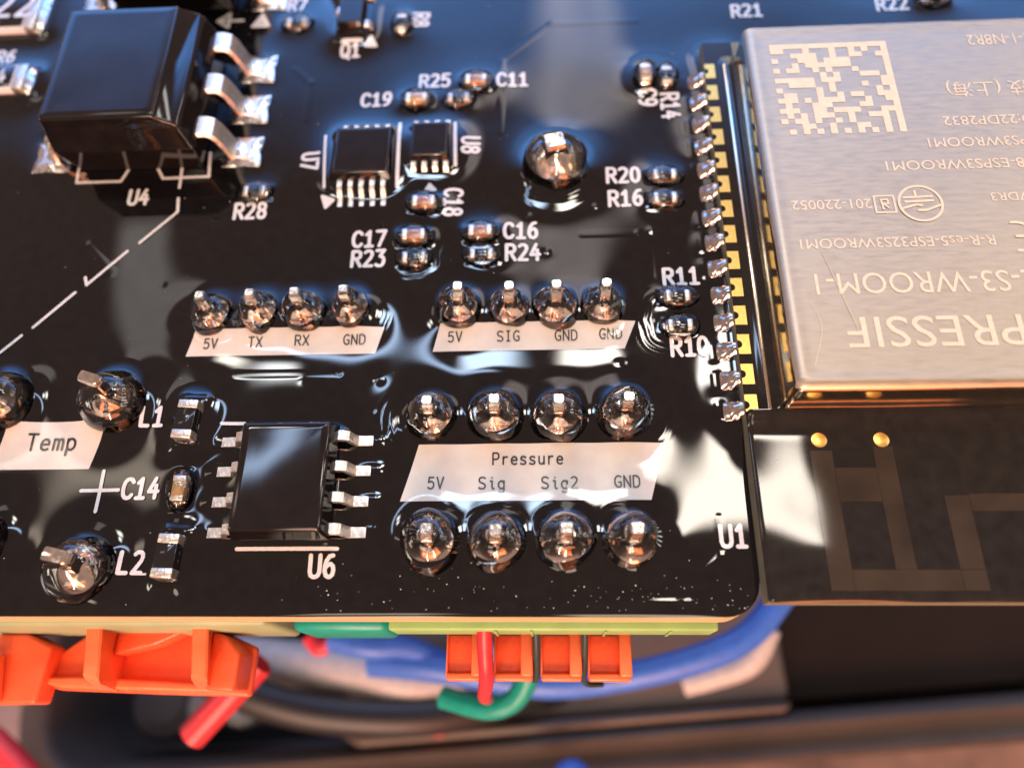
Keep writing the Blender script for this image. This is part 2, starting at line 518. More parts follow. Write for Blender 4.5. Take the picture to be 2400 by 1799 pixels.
def chip(name, label, cat, group, x, y, rot, L, W, H, body, pad=0.34, t=None):
    r = thing(name, label, cat, (x, y, 0), math.radians(rot), group)
    t = t or L * 0.25
    link('body', box_me(-L / 2 + t * 0.6, L / 2 - t * 0.6, -W / 2 + 0.015, W / 2 - 0.015, 0.05, H - 0.015, body, 0.03), r)
    for s in (-1, 1):
        a, b = sorted((s * L / 2, s * (L / 2 - t)))
        link('terminal', box_me(a, b, -W / 2, W / 2, 0.03, H, 'tin', 0.05), r)
        f = link('solder_fillet', fillet_me(W * 1.05, pad, H * 0.62, seed=int(abs(x * 91 + y * 37 + s * 5)) % 997), r)
        f.location = (s * (L / 2 - 0.01), 0, 0)
        f.rotation_euler = (0, 0, 0 if s > 0 else math.pi)
    a = math.radians(rot)
    sd = int(abs(x * 53 + y * 29)) % 991
    A, B, Hd = L / 2 + pad * 1.15, W / 2 + 0.36, H * 1.52
    dp = [(1.10, 0.0)] + [(math.cos(q) ** 0.8, 0.02 + Hd * math.sin(q)) for q in [k * math.pi / 2 / 9 for k in range(9)]] + [(0.03, Hd + 0.02)]
    if L < 1.5:
        link('resin_bead', lathe_me(dp, 'resin', 30, 0.06, sd, True, (A, B)), r)
    obst_rect(x, y, L / 2 + pad * 0.75, W / 2 + 0.12, H * 0.42, a, 0.2)
    return r


RG, CG, FG = 'tiny chip resistors', 'tiny ceramic chip capacitors', 'ferrite chips'
for n, x, y, rot in [('R28', -20.71, -5.61, 0), ('R25', -11.61, -0.53, 0), ('R14', -1.80, 0.42, 90), ('R20', -2.30, -5.33, 0), ('R16', -2.36, -6.56, 0),
                     ('R23', -13.23, -9.30, 0), ('R24', -10.33, -9.22, 0), ('R11', -2.20, -11.45, 0), ('R10', -2.20, -12.80, 0), ('R7', -20.0, 4.75, 0), ('R8', -14.66, 4.45, 90)]:
    lab = {'R14': 'tiny black chip resistor above the R14 print, right of the tan capacitor', 'R10': 'tiny black chip resistor just above the R10 print',
           'R8': 'tiny upright chip resistor beside the R8 print near the top'}.get(n, 'tiny black chip resistor with silver ends beside the %s print' % n)
    chip('chip_resistor', lab, 'resistor', RG, x, y, rot, 1.0, 0.5, 0.35, 'chip_black')
for n, x, y, rot, mt in [('C19', -13.59, -0.58, 0, 'chip_tan'), ('C11', -10.80, 0.44, 0, 'chip_brown'), ('C9', -2.80, 0.47, 90, 'chip_tan'), ('C18', -12.94, -6.50, 0, 'chip_brown'),
                         ('C17', -13.29, -8.25, 0, 'chip_brown'), ('C16', -10.40, -8.12, 0, 'chip_brown'), ('C14', -21.62, -19.45, 90, 'chip_tan')]:
    lab = {'C9': 'tan ceramic chip capacitor above the C9 print', 'C14': 'upright tan ceramic chip capacitor right of the C14 print'}.get(
        n, '%s ceramic chip capacitor beside the %s print' % ('tan' if mt == 'chip_tan' else 'brown', n))
    chip('chip_capacitor', lab, 'capacitor', CG, x, y, rot, 1.0, 0.52, 0.5, mt)
chip('ferrite_chip', 'upright dark ferrite chip with coppery ends beside the L1 print', 'ferrite chip', FG, -21.72, -16.75, 87, 1.6, 0.8, 0.8, 'chip_black', 0.45, 0.36)
chip('ferrite_chip', 'upright dark ferrite chip with coppery ends beside the L2 print', 'ferrite chip', FG, -21.50, -22.05, 88, 1.6, 0.8, 0.8, 'chip_black', 0.45, 0.36)
# a resistor half out of view behind the metal can
chip('chip_resistor', 'tiny chip resistor right of the R22 print behind the metal can', 'resistor', RG, 11.35, 4.75, 0, 1.0, 0.5, 0.35, 'chip_black')

# ------------------------------------------------------------------ stroke lettering
GL = {
    'R': [[(0, 0), (0, 6), (2.6, 6), (3.6, 5.4), (3.8, 4.5), (3.6, 3.6), (2.6, 3), (0, 3)], [(1.8, 3), (4, 0)]],
    'C': [[(4, 5), (3.2, 5.8), (2.2, 6), (1.2, 5.8), (0.4, 5), (0, 3.6), (0, 2.4), (0.4, 1), (1.2, 0.2), (2.2, 0), (3.2, 0.2), (4, 1)]],
    'U': [[(0, 6), (0, 1.4), (0.5, 0.4), (1.4, 0), (2.4, 0), (3.4, 0.4), (3.9, 1.4), (3.9, 6)]],
    'Q': [[(1.4, 6), (0.5, 5.4), (0, 4), (0, 2), (0.5, 0.6), (1.4, 0), (2.5, 0), (3.5, 0.6), (4, 2), (4, 4), (3.5, 5.4), (2.5, 6), (1.4, 6)], [(2.4, 1.2), (4.2, -0.9)]],
    'L': [[(0.3, 6), (0.3, 0), (3.4, 0)]],
    'T': [[(0, 6), (4, 6)], [(2, 6), (2, 0)]],
    'V': [[(0, 6), (2, 0), (4, 6)]],
    'X': [[(0, 6), (4, 0)], [(4, 6), (0, 0)]],
    'G': [[(3.9, 5.4), (3, 5.9), (2, 6), (1, 5.5), (0.2, 4.4), (0, 3), (0.2, 1.6), (1, 0.5), (2, 0), (3, 0.1), (3.9, 0.6), (3.9, 2.7), (2.5, 2.7)]],
    'N': [[(0, 0), (0, 6), (3.9, 0), (3.9, 6)]],
    'D': [[(0, 0), (0, 6), (1.8, 6), (3, 5.5), (3.8, 4.3), (3.8, 1.7), (3, 0.5), (1.8, 0), (0, 0)]],
    'S': [[(3.8, 5.5), (2.8, 6), (1.3, 6), (0.3, 5.4), (0.1, 4.4), (0.6, 3.5), (2, 3), (3.3, 2.5), (3.9, 1.6), (3.7, 0.6), (2.7, 0), (1.2, 0), (0.1, 0.5)]],
    'P': [[(0, 0), (0, 6), (2.6, 6), (3.6, 5.4), (3.8, 4.4), (3.6, 3.3), (2.6, 2.7), (0, 2.7)]],
    'I': [[(1, 0), (3, 0)], [(2, 0), (2, 6)], [(1, 6), (3, 6)]],
    '0': [[(1.6, 6), (0.7, 5.4), (0.2, 4), (0.2, 2), (0.7, 0.6), (1.6, 0), (2.4, 0), (3.3, 0.6), (3.8, 2), (3.8, 4), (3.3, 5.4), (2.4, 6), (1.6, 6)]],
    '1': [[(0.6, 4.7), (2.1, 6), (2.1, 0)], [(0.5, 0), (3.7, 0)]],
    '2': [[(0.3, 5.4), (1.2, 6), (2.6, 6), (3.5, 5.4), (3.7, 4.4), (3.2, 3.3), (0.2, 0), (3.9, 0)]],
    '3': [[(0.2, 6), (3.8, 6), (1.9, 3.7), (2.8, 3.5), (3.6, 2.8), (3.8, 1.6), (3.3, 0.5), (2.4, 0), (1, 0), (0.1, 0.5)]],
    '4': [[(2.4, 6), (0.1, 2), (4, 2)], [(3, 3.8), (3, 0)]],
    '5': [[(3.6, 6), (0.7, 6), (0.4, 3.3), (1.4, 3.8), (2.5, 3.8), (3.5, 3.1), (3.8, 1.9), (3.5, 0.7), (2.5, 0), (1.2, 0), (0.2, 0.6)]],
    '6': [[(3.3, 6), (2, 5.8), (0.9, 4.6), (0.3, 3), (0.3, 1.6), (0.9, 0.4), (1.8, 0), (2.6, 0), (3.5, 0.6), (3.8, 1.8), (3.5, 3), (2.6, 3.6), (1.6, 3.5), (0.6, 2.6)]],
    '7': [[(0, 6), (4, 6), (1.4, 0)]],
    '8': [[(1.5, 3.3), (0.6, 3.9), (0.4, 4.8), (0.9, 5.7), (2, 6), (3.1, 5.7), (3.6, 4.8), (3.4, 3.9), (2.5, 3.3), (1.5, 3.3), (0.5, 2.6), (0.2, 1.5), (0.7, 0.4), (2, 0), (3.3, 0.4), (3.8, 1.5), (3.5, 2.6), (2.5, 3.3)]],
    '9': [[(0.7, 0), (2, 0.2), (3.1, 1.4), (3.7, 3), (3.7, 4.4), (3.1, 5.6), (2.2, 6), (1.4, 6), (0.5, 5.4), (0.2, 4.2), (0.5, 3), (1.4, 2.4), (2.4, 2.5), (3.4, 3.4)]],
    'e': [[(0.2, 2.1), (3.7, 2.1), (3.6, 3.1), (2.8, 3.9), (1.6, 4), (0.6, 3.3), (0.2, 2.1), (0.5, 0.8), (1.4, 0.1), (2.6, 0), (3.5, 0.4)]],
    'm': [[(0, 0), (0, 4)], [(0, 3.2), (0.8, 4), (1.6, 3.9), (2, 3.2), (2, 0)], [(2, 3.2), (2.8, 4), (3.6, 3.9), (4, 3.2), (4, 0)]],
    'p': [[(0.2, -2), (0.2, 4)], [(0.2, 3), (1.2, 4), (2.4, 4), (3.4, 3.2), (3.7, 2), (3.4, 0.8), (2.4, 0), (1.2, 0), (0.2, 0.9)]],
    'r': [[(0.8, 0), (0.8, 4)], [(0.8, 2.6), (1.6, 3.7), (2.6, 4), (3.4, 3.9)]],
    's': [[(3.5, 3.6), (2.6, 4), (1.3, 4), (0.5, 3.4), (0.6, 2.6), (1.6, 2.1), (2.8, 1.8), (3.6, 1.2), (3.4, 0.4), (2.4, 0), (1.3, 0), (0.3, 0.4)]],
    'u': [[(0.4, 4), (0.4, 1.1), (1, 0.2), (2, 0), (3, 0.4), (3.6, 1.2)], [(3.6, 4), (3.6, 0)]],
    'i': [[(1.2, 4), (2.2, 4), (2.2, 0.8), (2.7, 0), (3.4, 0)], [(2.1, 5.7), (2.15, 5.75)]],
    'g': [[(3.6, 4), (3.6, -1), (3, -1.8), (1.9, -2), (0.7, -1.6)], [(3.6, 3), (2.6, 4), (1.5, 4), (0.5, 3.2), (0.2, 2), (0.5, 0.8), (1.5, 0), (2.6, 0), (3.6, 0.9)]],
    'x': [[(0.4, 4), (3.6, 0)], [(3.6, 4), (0.4, 0)]],
    '-': [[(0.6, 2.6), (3.4, 2.6)]],
}


def strokes_me(lines, width, m, lift=0.028, zfun=None, maxseg=0.22):
    """flat round-ended strokes lying on the coating; every piece sits a hair above the last so no two faces share a plane"""
    V, F = [], []
    zf = zfun or hz
    r = width / 2
    k = 0
    for ln in lines:
        pts = [Vector(ln[0])]
        for q in ln[1:]:
            q = Vector(q)
            a = pts[-1]
            n = max(1, int(math.ceil((q - a).length / maxseg)))
            for i in range(1, n + 1):
                pts.append(a + (q - a) * (i / n))
        for a, b in zip(pts, pts[1:]):
            d = b - a
            if d.length < 1e-6:
                continue
            d.normalize()
            ang = math.atan2(d.y, d.x)
            s = len(V)
            for c, a0 in ((b, ang - math.pi / 2), (a, ang + math.pi / 2)):
                for i in range(7):
                    th = a0 + math.pi * i / 6
                    x, y = c.x + r * math.cos(th), c.y + r * math.sin(th)
                    V.append((x, y, zf(x, y) + lift + 0.0006 * (k % 30)))
            F.append(list(range(s, s + 14)))
            k += 1
    return me_from(V, F, m)


def text_lines(s, cx, cy, cap, rot=0.0, aspect=0.80, adv=5.6, slant=0.0):
    sx, sy = cap / 6 * aspect, cap / 6
    w = ((len(s) - 1) * adv + 4) * sx
    c, sn = math.cos(rot), math.sin(rot)
    out = []
    for i, ch in enumerate(s):
        if ch == ' ':
            continue
        for ln in GL[ch]:
            o = []
            for x, y in ln:
                u = (i * adv + x) * sx - w / 2
                v = y * sy - cap / 2
                u += v * slant
                o.append((cx + u * c - v * sn, cy + u * sn + v * c))
            out.append(o)
    return out


# ------------------------------------------------------------------ gull-wing parts
def lead_me(w, pts, t, m='lead'):
    """bent metal strip along x: pts = [(x, z)...] centre line, width w along y"""
    rings = []
    for i, (x, z) in enumerate(pts):
        a = Vector(pts[max(i - 1, 0)]); b = Vector(pts[min(i + 1, len(pts) - 1)])
        d = (b - a).normalized()
        nx, nz = -d.y * t / 2, d.x * t / 2
        k = w / 2
        e = 0.86
        rings.append([(x - nx, -k * e, z - nz), (x - nx, k * e, z - nz), (x - nx * 0.2, k, z - nz * 0.2), (x + nx, k * e, z + nz), (x + nx, -k * e, z + nz), (x - nx * 0.2, -k, z - nz * 0.2)])
    return loft_me(rings, m, (True, True), True, 35)


def mould_me(x0, x1, y0, y1, z0, zm, z1, ins, m='mold', rnd_c=0.12, chamfer=None):
    """moulded body: widest at the parting line zm, drawn in towards top and bottom, with rounded edges"""
    def ring(i, z, extra=0.0, chx=0.0):
        a, b, c, d = x0 + i, x1 - i - chx, y0 + i, y1 - i
        r = rnd_c
        pts = []
        for (px, py, a0) in ((b - r, d - r, 0), (a + r, d - r, 90), (a + r, c + r, 180), (b - r, c + r, 270)):
            for k in range(4):
                th = math.radians(a0 + 30 * k)
                pts.append((px + r * math.cos(th), py + r * math.sin(th), z))
        return pts
    ch = chamfer or (0, 0)
    rings = [ring(ins, z0), ring(0.01, zm - 0.03), ring(0.0, zm), ring(0.012, zm + 0.03)]
    if chamfer:
        rings += [ring(ins * 0.62, z1 - ch[1] - 0.12), ring(ins * 0.72, z1 - ch[1], chx=0.02), ring(ins * 0.78, z1 - ch[1] + 0.1, chx=0.10)]
        c0 = ch[0]
    else:
        c0 = 0.0
    w = min(x1 - x0, y1 - y0)
    e = min(0.16, w * 0.05)
    for k in range(5):
        q = math.pi / 2 * k / 4
        rings.append(ring(ins * 0.9 + e * (1 - math.cos(q)), z1 - e + e * math.sin(q), chx=c0))
    i0 = ins * 0.9 + e
    for f, dz in ((0.05, -0.010), (0.10, -0.022), (0.17, -0.030), (0.26, -0.030), (0.34, -0.027)):
        rings.append(ring(min(i0 + f * w * 0.9, w / 2 - rnd_c - 0.04 - c0 * 0.5 + f * 0.02), z1 + dz * w * 0.03, chx=c0))
    return loft_me(rings, m, (True, True), True, 50)


SM = {}


def small_ic(label, cx, cy, bw, bh, H, xs, ytop, ybot, lw, group):
    r = thing('integrated_circuit', label, 'chip', (cx, cy, 0), 0, group)
    link('body', mould_me(-bw / 2, bw / 2, -bh / 2, bh / 2, 0.08, H * 0.5, H, 0.09, rnd_c=0.06), r)
    for x in xs:
        for s, ye in ((1, ytop), (-1, ybot)):
            ln = abs(ye - cy) - bh / 2
            pts = [(0, H * 0.5), (ln * 0.28, H * 0.5), (ln * 0.42, H * 0.44), (ln * 0.58, 0.16), (ln * 0.70, 0.09), (ln * 0.97, 0.07)]
            o = link('lead', lead_me(lw, pts, 0.12, 'tin'), r)
            o.location = (x - cx, s * (bh / 2 - 0.03), 0)
            o.rotation_euler = (0, 0, s * math.pi / 2)
            f = link('solder_fillet', fillet_me(lw * 1.25, 0.26, 0.12, seed=int(abs(x * 100))), o)
            f.location = (ln * 0.9, 0, 0)
    obst_rect(cx, cy, bw / 2, bh / 2, H * 0.45, 0, 0.1)
    obst_rect((xs[0] + xs[-1]) / 2, (ytop + ybot) / 2, (xs[-1] - xs[0]) / 2 + lw / 2, abs(ytop - ybot) / 2, 0.12, 0, 0.15)
    return r


IG = 'gull-wing chips'
small_ic('small square black chip with ten leads beside the U7 print', -15.78, -3.95, 2.75, 2.75, 0.92, [-16.76 + 0.49 * i for i in range(5)], -1.62, -6.55, 0.24, IG)
small_ic('smallest black chip with eight leads beside the U8 print', -12.76, -3.36, 1.85, 2.05, 0.82, [-13.50 + 0.49 * i for i in range(4)], -1.50, -5.05, 0.24, IG)

u6 = thing('integrated_circuit', 'black eight lead chip above the U6 print', 'chip', (-17.33, -19.3, 0), 0, IG)
link('body', mould_me(-1.82, 1.82, -2.22, 2.22, 0.15, 0.85, 1.62, 0.16, rnd_c=0.10), u6)
for yy in (-17.56, -18.76, -19.95, -21.12):
    for s in (1, -1):
        o = link('lead', lead_me(0.44, [(0, 0.82), (0.22, 0.82), (0.36, 0.76), (0.52, 0.30), (0.66, 0.16), (1.22, 0.12)], 0.2, 'lead'), u6)
        o.location = (s * 1.76, yy + 19.3, 0)
        o.rotation_euler = (0, 0, 0 if s > 0 else math.pi)
        f = link('solder_fillet', fillet_me(0.56, 0.36, 0.22, 'solder_rough', seed=int(abs(yy * 10)) + s), o)
        f.location = (1.14, 0, 0)
        obst_rect(-17.33 + s * 2.6, yy, 0.75, 0.20, 0.20, 0, 0.12)
obst_rect(-17.33, -19.3, 1.78, 2.2, 0.30, 0, 0.12)

OG = 'large black optocouplers'


def optocoupler(label, dy):
    r = thing('optocoupler', label, 'optocoupler', (-26.2, -0.9 + dy, 0), 0, OG)
    link('body', mould_me(-3.25, 3.20, -3.55, 3.45, 0.22, 1.80, 3.62, 0.30, rnd_c=0.14, chamfer=(0.80, 0.62)), r)
    for yy in (1.85, -0.69, -3.23):
        for s in (1, -1):
            o = link('lead', lead_me(1.10, [(-0.1, 1.82), (0.34, 1.82), (0.58, 1.72), (0.74, 1.40), (0.96, 0.42), (1.12, 0.17), (1.75, 0.13)], 0.28, 'lead'), r)
            o.location = (s * 3.18, yy + 0.9, 0)
            o.rotation_euler = (0, 0, 0 if s > 0 else math.pi)
            p = link('solder_pad', pad_mesh, o)
            p.location = (1.35, 0, 0)
            obst_rect(-26.2 + s * 4.5, yy + dy, 0.95, 0.90, 0.10, 0, 0.1)
    obst_rect(-26.2, -0.9 + dy, 3.0, 3.3, 0.15, 0, 0.15)
    return r


def lumpy_pad():
    bm = bmesh.new()
    n = 22
    w, l = 0.94, 1.0
    g = {}
    rg = random.Random(4)
    for i in range(n + 1):
        for j in range(n + 1):
            u, v = i / n * 2 - 1, j / n * 2 - 1
            e = min(1 - abs(u), 1 - abs(v))
            z = 0.035 + 0.15 * min(1, e * 2.2) ** 0.6 + 0.035 * math.sin(u * 5 + 1) * math.cos(v * 4) * min(1, e * 4)
            z += 0.20 * math.exp(-((u + 0.25) ** 2 * 4 + v * v * 3))
            if e <= 0:
                z = 0.0
            g[i, j] = bm.verts.new((u * l, v * w, z))
    for i in range(n):
        for j in range(n):
            bm.faces.new((g[i, j], g[i + 1, j], g[i + 1, j + 1], g[i, j + 1]))
    return me_bm(bm, 'solder_rough', True)


pad_mesh = lumpy_pad()
optocoupler('large glossy black optocoupler standing above the U4 print', 0.0)
optocoupler('large black optocoupler cut off by the top edge, behind the U4 one', 9.95)

# transistor near the top
q1 = thing('transistor', 'small dark transistor above the Q1 print', 'transistor', (-17.05, 5.15, 0))
link('body', mould_me(-0.66, 0.66, -1.45, 1.45, 0.08, 0.5, 1.0, 0.08, rnd_c=0.06), q1)
for s, yy in ((1, 0.95), (1, -0.95), (-1, 0.0)):
    o = link('lead', lead_me(0.42, [(0, 0.5), (0.16, 0.5), (0.26, 0.42), (0.36, 0.12), (0.75, 0.08)], 0.12, 'lead'), q1)
    o.location = (s * 0.62, yy, 0)
    o.rotation_euler = (0, 0, 0 if s > 0 else math.pi)
    f = link('solder_fillet', fillet_me(0.7, 0.45, 0.2, 'solder_rough', seed=3), o)
    f.location = (0.5, 0, 0)
obst_rect(-17.05, 5.15, 0.7, 1.5, 0.45, 0, 0.1)
obst_rect(-17.05, 5.15, 1.5, 1.2, 0.12, 0, 0.2)


# big chip resistors at the border
def power_resistor(label, x, y, L, W, H, digit, dx):
    r = thing('power_resistor', label, 'resistor', (x, y, 0), 0, 'large chip resistors at the border')
    link('ceramic_body', box_me(-L / 2 + 0.1, L / 2 - 0.1, -W / 2, W / 2, 0.05, H - 0.03, 'ceramic_white', 0.04), r)
    link('top_glaze', box_me(-L / 2 + 0.62, L / 2 - 0.62, -W / 2 + 0.10, W / 2 - 0.10, H - 0.03, H + 0.02, 'chip_black', 0.02), r)
    for s in (-1, 1):
        a, b = sorted((s * L / 2, s * (L / 2 - 0.55)))
        link('terminal', box_me(a, b, -W / 2 - 0.01, W / 2 + 0.01, 0.03, H, 'lead', 0.05), r)
        f = link('solder_fillet', fillet_me(W * 1.06, 0.85, H * 0.8, 'solder_rough', seed=9), r)
        f.location = (s * (L / 2 - 0.01), 0, 0)
        f.rotation_euler = (0, 0, 0 if s > 0 else math.pi)
    link('marking', strokes_me(text_lines(digit, dx, 0, W * 0.5), W * 0.07, 'silk', 0.0, lambda a, b: H + 0.025), r)
    obst_rect(x, y, L / 2 + 0.5, W / 2, H * 0.4, 0, 0.15)


power_resistor('large dark chip resistor with white frame cut by the top corner', -36.75, 6.35, 6.4, 3.3, 0.65, '22', 1.9)
power_resistor('dark chip resistor with white frame below the R6 print', -34.75, 1.48, 3.2, 1.55, 0.6, '44', 0.15)


# ------------------------------------------------------------------ soldered pins
def pin_me(w, d, z0, z1, lean=(0, 0), tip=0.7, m='pin'):
    rings = []
    for z, k in ((z0, 1), (z1 - 0.22, 1), (z1 - 0.06, (1 + tip) / 2), (z1, tip)):
        t = (z - z0) / (z1 - z0)
        ox, oy = lean[0] * t, lean[1] * t
        e = 0.06
        a, b = w / 2 * k, d / 2 * k
        rings.append([(ox + sx * (a - (e if c else 0)), oy + sy * (b - (0 if c else e)), z) for sx, sy, c in
                      ((1, -1, 1), (1, -1, 0), (1, 1, 0), (1, 1, 1), (-1, 1, 1), (-1, 1, 0), (-1, -1, 0), (-1, -1, 1))])
    return loft_me(rings, m, (True, True), True, 30)


def soldered_pin(label, group, x, y, tip, lean, w=0.44, d=0.40, r=0.66, hc=1.05, dome=(0.95, 1.45), seed=0, coll=0.34):
    o = thing('soldered_pin', label, 'soldered pin', (x, y, 0), 0, group)
    prof = []
    for i in range(11):
        t = i / 10
        rr = coll * 0.75 + (r - coll * 0.75) * (1 - t) ** 1.55
        prof.append((rr, hc * t))
    prof.append((coll * 0.35, hc + 0.03))
    link('solder_cone', lathe_me(prof, 'solder', 28, 0.07, seed), o)
    link('pin', pin_me(w, d, hc * 0.5, tip, lean), o)
    if dome:
        rv = random.Random(seed * 7 + 1)
        R, Hd = dome[0] * rv.uniform(0.92, 1.07), dome[1] * rv.uniform(0.86, 1.10)
        dp = [(R * math.cos(a) ** 0.75, 0.02 + Hd * math.sin(a)) for a in [k * math.pi / 2 / 12 for k in range(12)]]
        dp = [(R * 1.12, 0.0)] + dp + [(0.02, Hd + 0.02)]
        link('resin_dome', lathe_me(dp, 'glass', 32, rv.uniform(0.03, 0.10), seed + 3, True, (rv.uniform(0.96, 1.06), rv.uniform(0.94, 1.06))), o)
        obst_disc(x, y, R * 1.02, Hd * 0.35)
    else:
        obst_disc(x, y, r * 1.35, 0.5)
    return o


HG, PG = 'header pins in the upper rows', 'terminal pins around the Pressure print'
ordw = ['first', 'second', 'third', 'fourth']
for i, (x, y, t, lx, ly, nm) in enumerate([(-21.62, -11.90, 1.85, 0.10, 0.05, '5V'), (-19.60, -11.85, 1.85, 0.12, 0.06, 'TX'), (-17.70, -11.85, 1.95, 0.08, 0.03, 'RX'), (-15.72, -11.78, 1.95, 0.08, 0.02, 'GND')]):
    soldered_pin('%s soldered pin from the left above the 5V TX RX GND print' % ordw[i], HG, x, y, t, (lx, ly), 0.48, 0.44, 0.74, 1.3, (0.92, 1.25), 20 + i, 0.30)
for i, (x, y, t, lx, ly) in enumerate([(-11.20, -11.85, 2.1, 0.15, 0.03), (-9.12, -11.88, 2.15, 0.10, 0), (-7.20, -11.92, 2.25, 0.03, 0), (-5.28, -11.87, 2.2, 0.05, 0)]):
    soldered_pin('%s soldered pin from the left in the row left of the R11 print' % ordw[i], HG, x, y, t, (lx, ly), 0.48, 0.44, 0.74, 1.35, (0.92, 1.3), 30 + i, 0.30)
for i, (x, y, t, lx, ly) in enumerate([(-12.10, -16.60, 1.95, 0.05, 0.02), (-9.62, -16.60, 2.05, 0.08, 0.0), (-7.16, -16.66, 2.1, 0.0, 0), (-4.66, -16.56, 2.05, 0.06, -0.02)]):
    soldered_pin('%s soldered pin from the left in the row above the Pressure print' % ordw[i], PG, x, y, t, (lx, ly), 0.50, 0.46, 0.84, 1.15, (1.04, 1.45), 40 + i, 0.36)
for i, (x, y, t, lx, ly) in enumerate([(-11.92, -21.46, 2.05, 0.1, 0.05), (-9.50, -21.48, 2.2, 0.1, 0.0), (-7.00, -21.46, 2.3, 0.02, 0), (-4.64, -21.45, 2.3, 0.05, -0.02)]):
    soldered_pin('%s soldered pin from the left in the row under the Pressure print' % ordw[i], PG, x, y, t, (lx, ly), 0.52, 0.50, 0.92, 1.25, (1.10, 1.50), 50 + i, 0.40)
BG = 'large solder joints'


def big_joint(label, x, y, r, hc, tip, lean, w, d, rot, dome, seed):
    o = thing('solder_joint', label, 'solder joint', (x, y, 0), math.radians(rot), BG)
    prof = [(r * math.cos(q) ** 1.15, hc * math.sin(q)) for q in [k / 14 * math.pi / 2 for k in range(14)]] + [(0.02 * r, hc * 1.002)]
    link('solder_cone', lathe_me(prof, 'solder', 36, 0.08, seed), o)
    link('pin', pin_me(w, d, hc * 0.35, tip, lean, 0.85, 'solder'), o)
    if dome:
        R, Hd = dome
        dp = [(R * math.cos(a) ** 0.7, 0.02 + Hd * math.sin(a)) for a in [k * math.pi / 2 / 12 for k in range(12)]]
        dp = [(R * 1.1, 0.0)] + dp + [(0.02, Hd + 0.02)]
        link('resin_dome', lathe_me(dp, 'glass', 36, 0.05, seed + 3), o)
        obst_disc(x, y, R * 1.06, Hd * 0.40)


big_joint('large round solder joint left of the R20 print', -7.12, -4.62, 1.06, 1.45, 1.85, (0, 0.05), 0.95, 0.80, 12, (1.45, 1.65), 61)
big_joint('large solder joint with a bent tab above the Temp print', -25.05, -15.80, 0.74, 1.25, 2.1, (-0.15, 0.25), 0.95, 0.45, -18, (1.35, 1.35), 62)
big_joint('large solder joint with a tab cut by the left border above Temp', -29.75, -15.75, 0.74, 1.25, 2.0, (-0.1, 0.2), 0.95, 0.45, -18, (1.35, 1.35), 63)
big_joint('large solder joint left of the L2 print near the board edge', -24.85, -22.45, 0.84, 1.15, 1.75, (-0.2, 0.2), 1.05, 0.55, -12, (1.30, 1.40), 64)
big_joint('solder joint cut by the left border beside the lower edge', -29.25, -21.55, 1.05, 1.1, 1.7, (0, 0.1), 0.9, 0.5, 0, (1.35, 1.35), 65)

# ------------------------------------------------------------------ wireless module
mod = thing('wireless_module', 'wireless module with gold edge pads under a brushed metal can', 'module', (8.82, -11.0, 0))
MX, MY = -8.82, 11.0                         # from world to module space


def mz(x, y):
    return MOD_H[max(0, min(MOD_H.shape[0] - 1, int((y + 23.75) / 0.1))), max(0, min(MOD_H.shape[1] - 1, int((x + 0.18) / 0.1)))]


# board of the module: slab and a gently uneven coated antenna end
link('module_board', box_me(-0.18 + MX, 17.82 + MX, -23.70 + MY, 1.75 + MY, 0.03, 0.78, 'module_edge'), mod)
rng = np.random.default_rng(5)
nyy, nxx = 70, 184


def small_noise(shape, s, amp):
    a = rng.standard_normal(shape)
    fy = np.fft.fftfreq(shape[0])[:, None]; fx = np.fft.rfftfreq(shape[1])[None, :]
    a = np.fft.irfft2(np.fft.rfft2(a) * np.exp(-2 * math.pi ** 2 * s * s * (fx ** 2 + fy ** 2)), s=shape)
    return a / a.std() * amp


MOD_H = 0.80 + 0.03 + small_noise((nyy, nxx), 14, 0.022) + small_noise((nyy, nxx), 5, 0.0015)
yy_ = np.linspace(-23.70, -16.80, nyy)
ridge = 0.30 * np.exp(-((yy_ + 16.85) / 0.42) ** 2) * (yy_ < -16.5)
MOD_H += ridge[:, None]
MOD_H[0, :] = 0.79
MOD_H[:, 0] = 0.79
V, F = [], []
for j in range(nyy):
    for i in range(nxx):
        V.append((-0.18 + 18.0 * i / (nxx - 1) + MX, -23.70 + 6.9 * j / (nyy - 1) + MY, MOD_H[j, i]))
for j in range(nyy - 1):
    for i in range(nxx - 1):
        a = j * nxx + i
        F.append((a, a + 1, a + nxx + 1, a + nxx))
link('antenna_coating', me_from(V, F, 'module_black', True), mod)


def modz(x, y):
    fy = min(max((y + 23.70) / 6.9 * (nyy - 1), 0), nyy - 1.001); fx = min(max((x + 0.18) / 18.0 * (nxx - 1), 0), nxx - 1.001)
    i, j = int(fx), int(fy); u, v = fx - i, fy - j
    return float(MOD_H[j, i] * (1 - u) * (1 - v) + MOD_H[j, i + 1] * u * (1 - v) + MOD_H[j + 1, i] * (1 - u) * v + MOD_H[j + 1, i + 1] * u * v)


def strip_me(x0, x1, y0, y1, m, lift, zf, ox=0.0, oy=0.0, step=0.12, skew=0.0):
    """a print or trace lying on an uneven coating: a fine grid that follows it; skew shifts the top edge along x"""
    nx = max(1, int((x1 - x0) / step)); ny = max(1, int((y1 - y0) / step))
    V, F = [], []
    for j in range(ny + 1):
        t = j / ny
        y = y0 + (y1 - y0) * t
        for i in range(nx + 1):
            s = i / nx
            a, b = x0 + (skew[0] if skew else 0) * t, x1 + (skew[1] if skew else 0) * t
            x = a + (b - a) * s
            V.append((x + ox, y + oy, zf(x, y) + lift))
    for j in range(ny):
        for i in range(nx):
            a = j * (nx + 1) + i
            F.append((a, a + 1, a + nx + 2, a + nx + 1))
    return me_from(V, F, m, True)


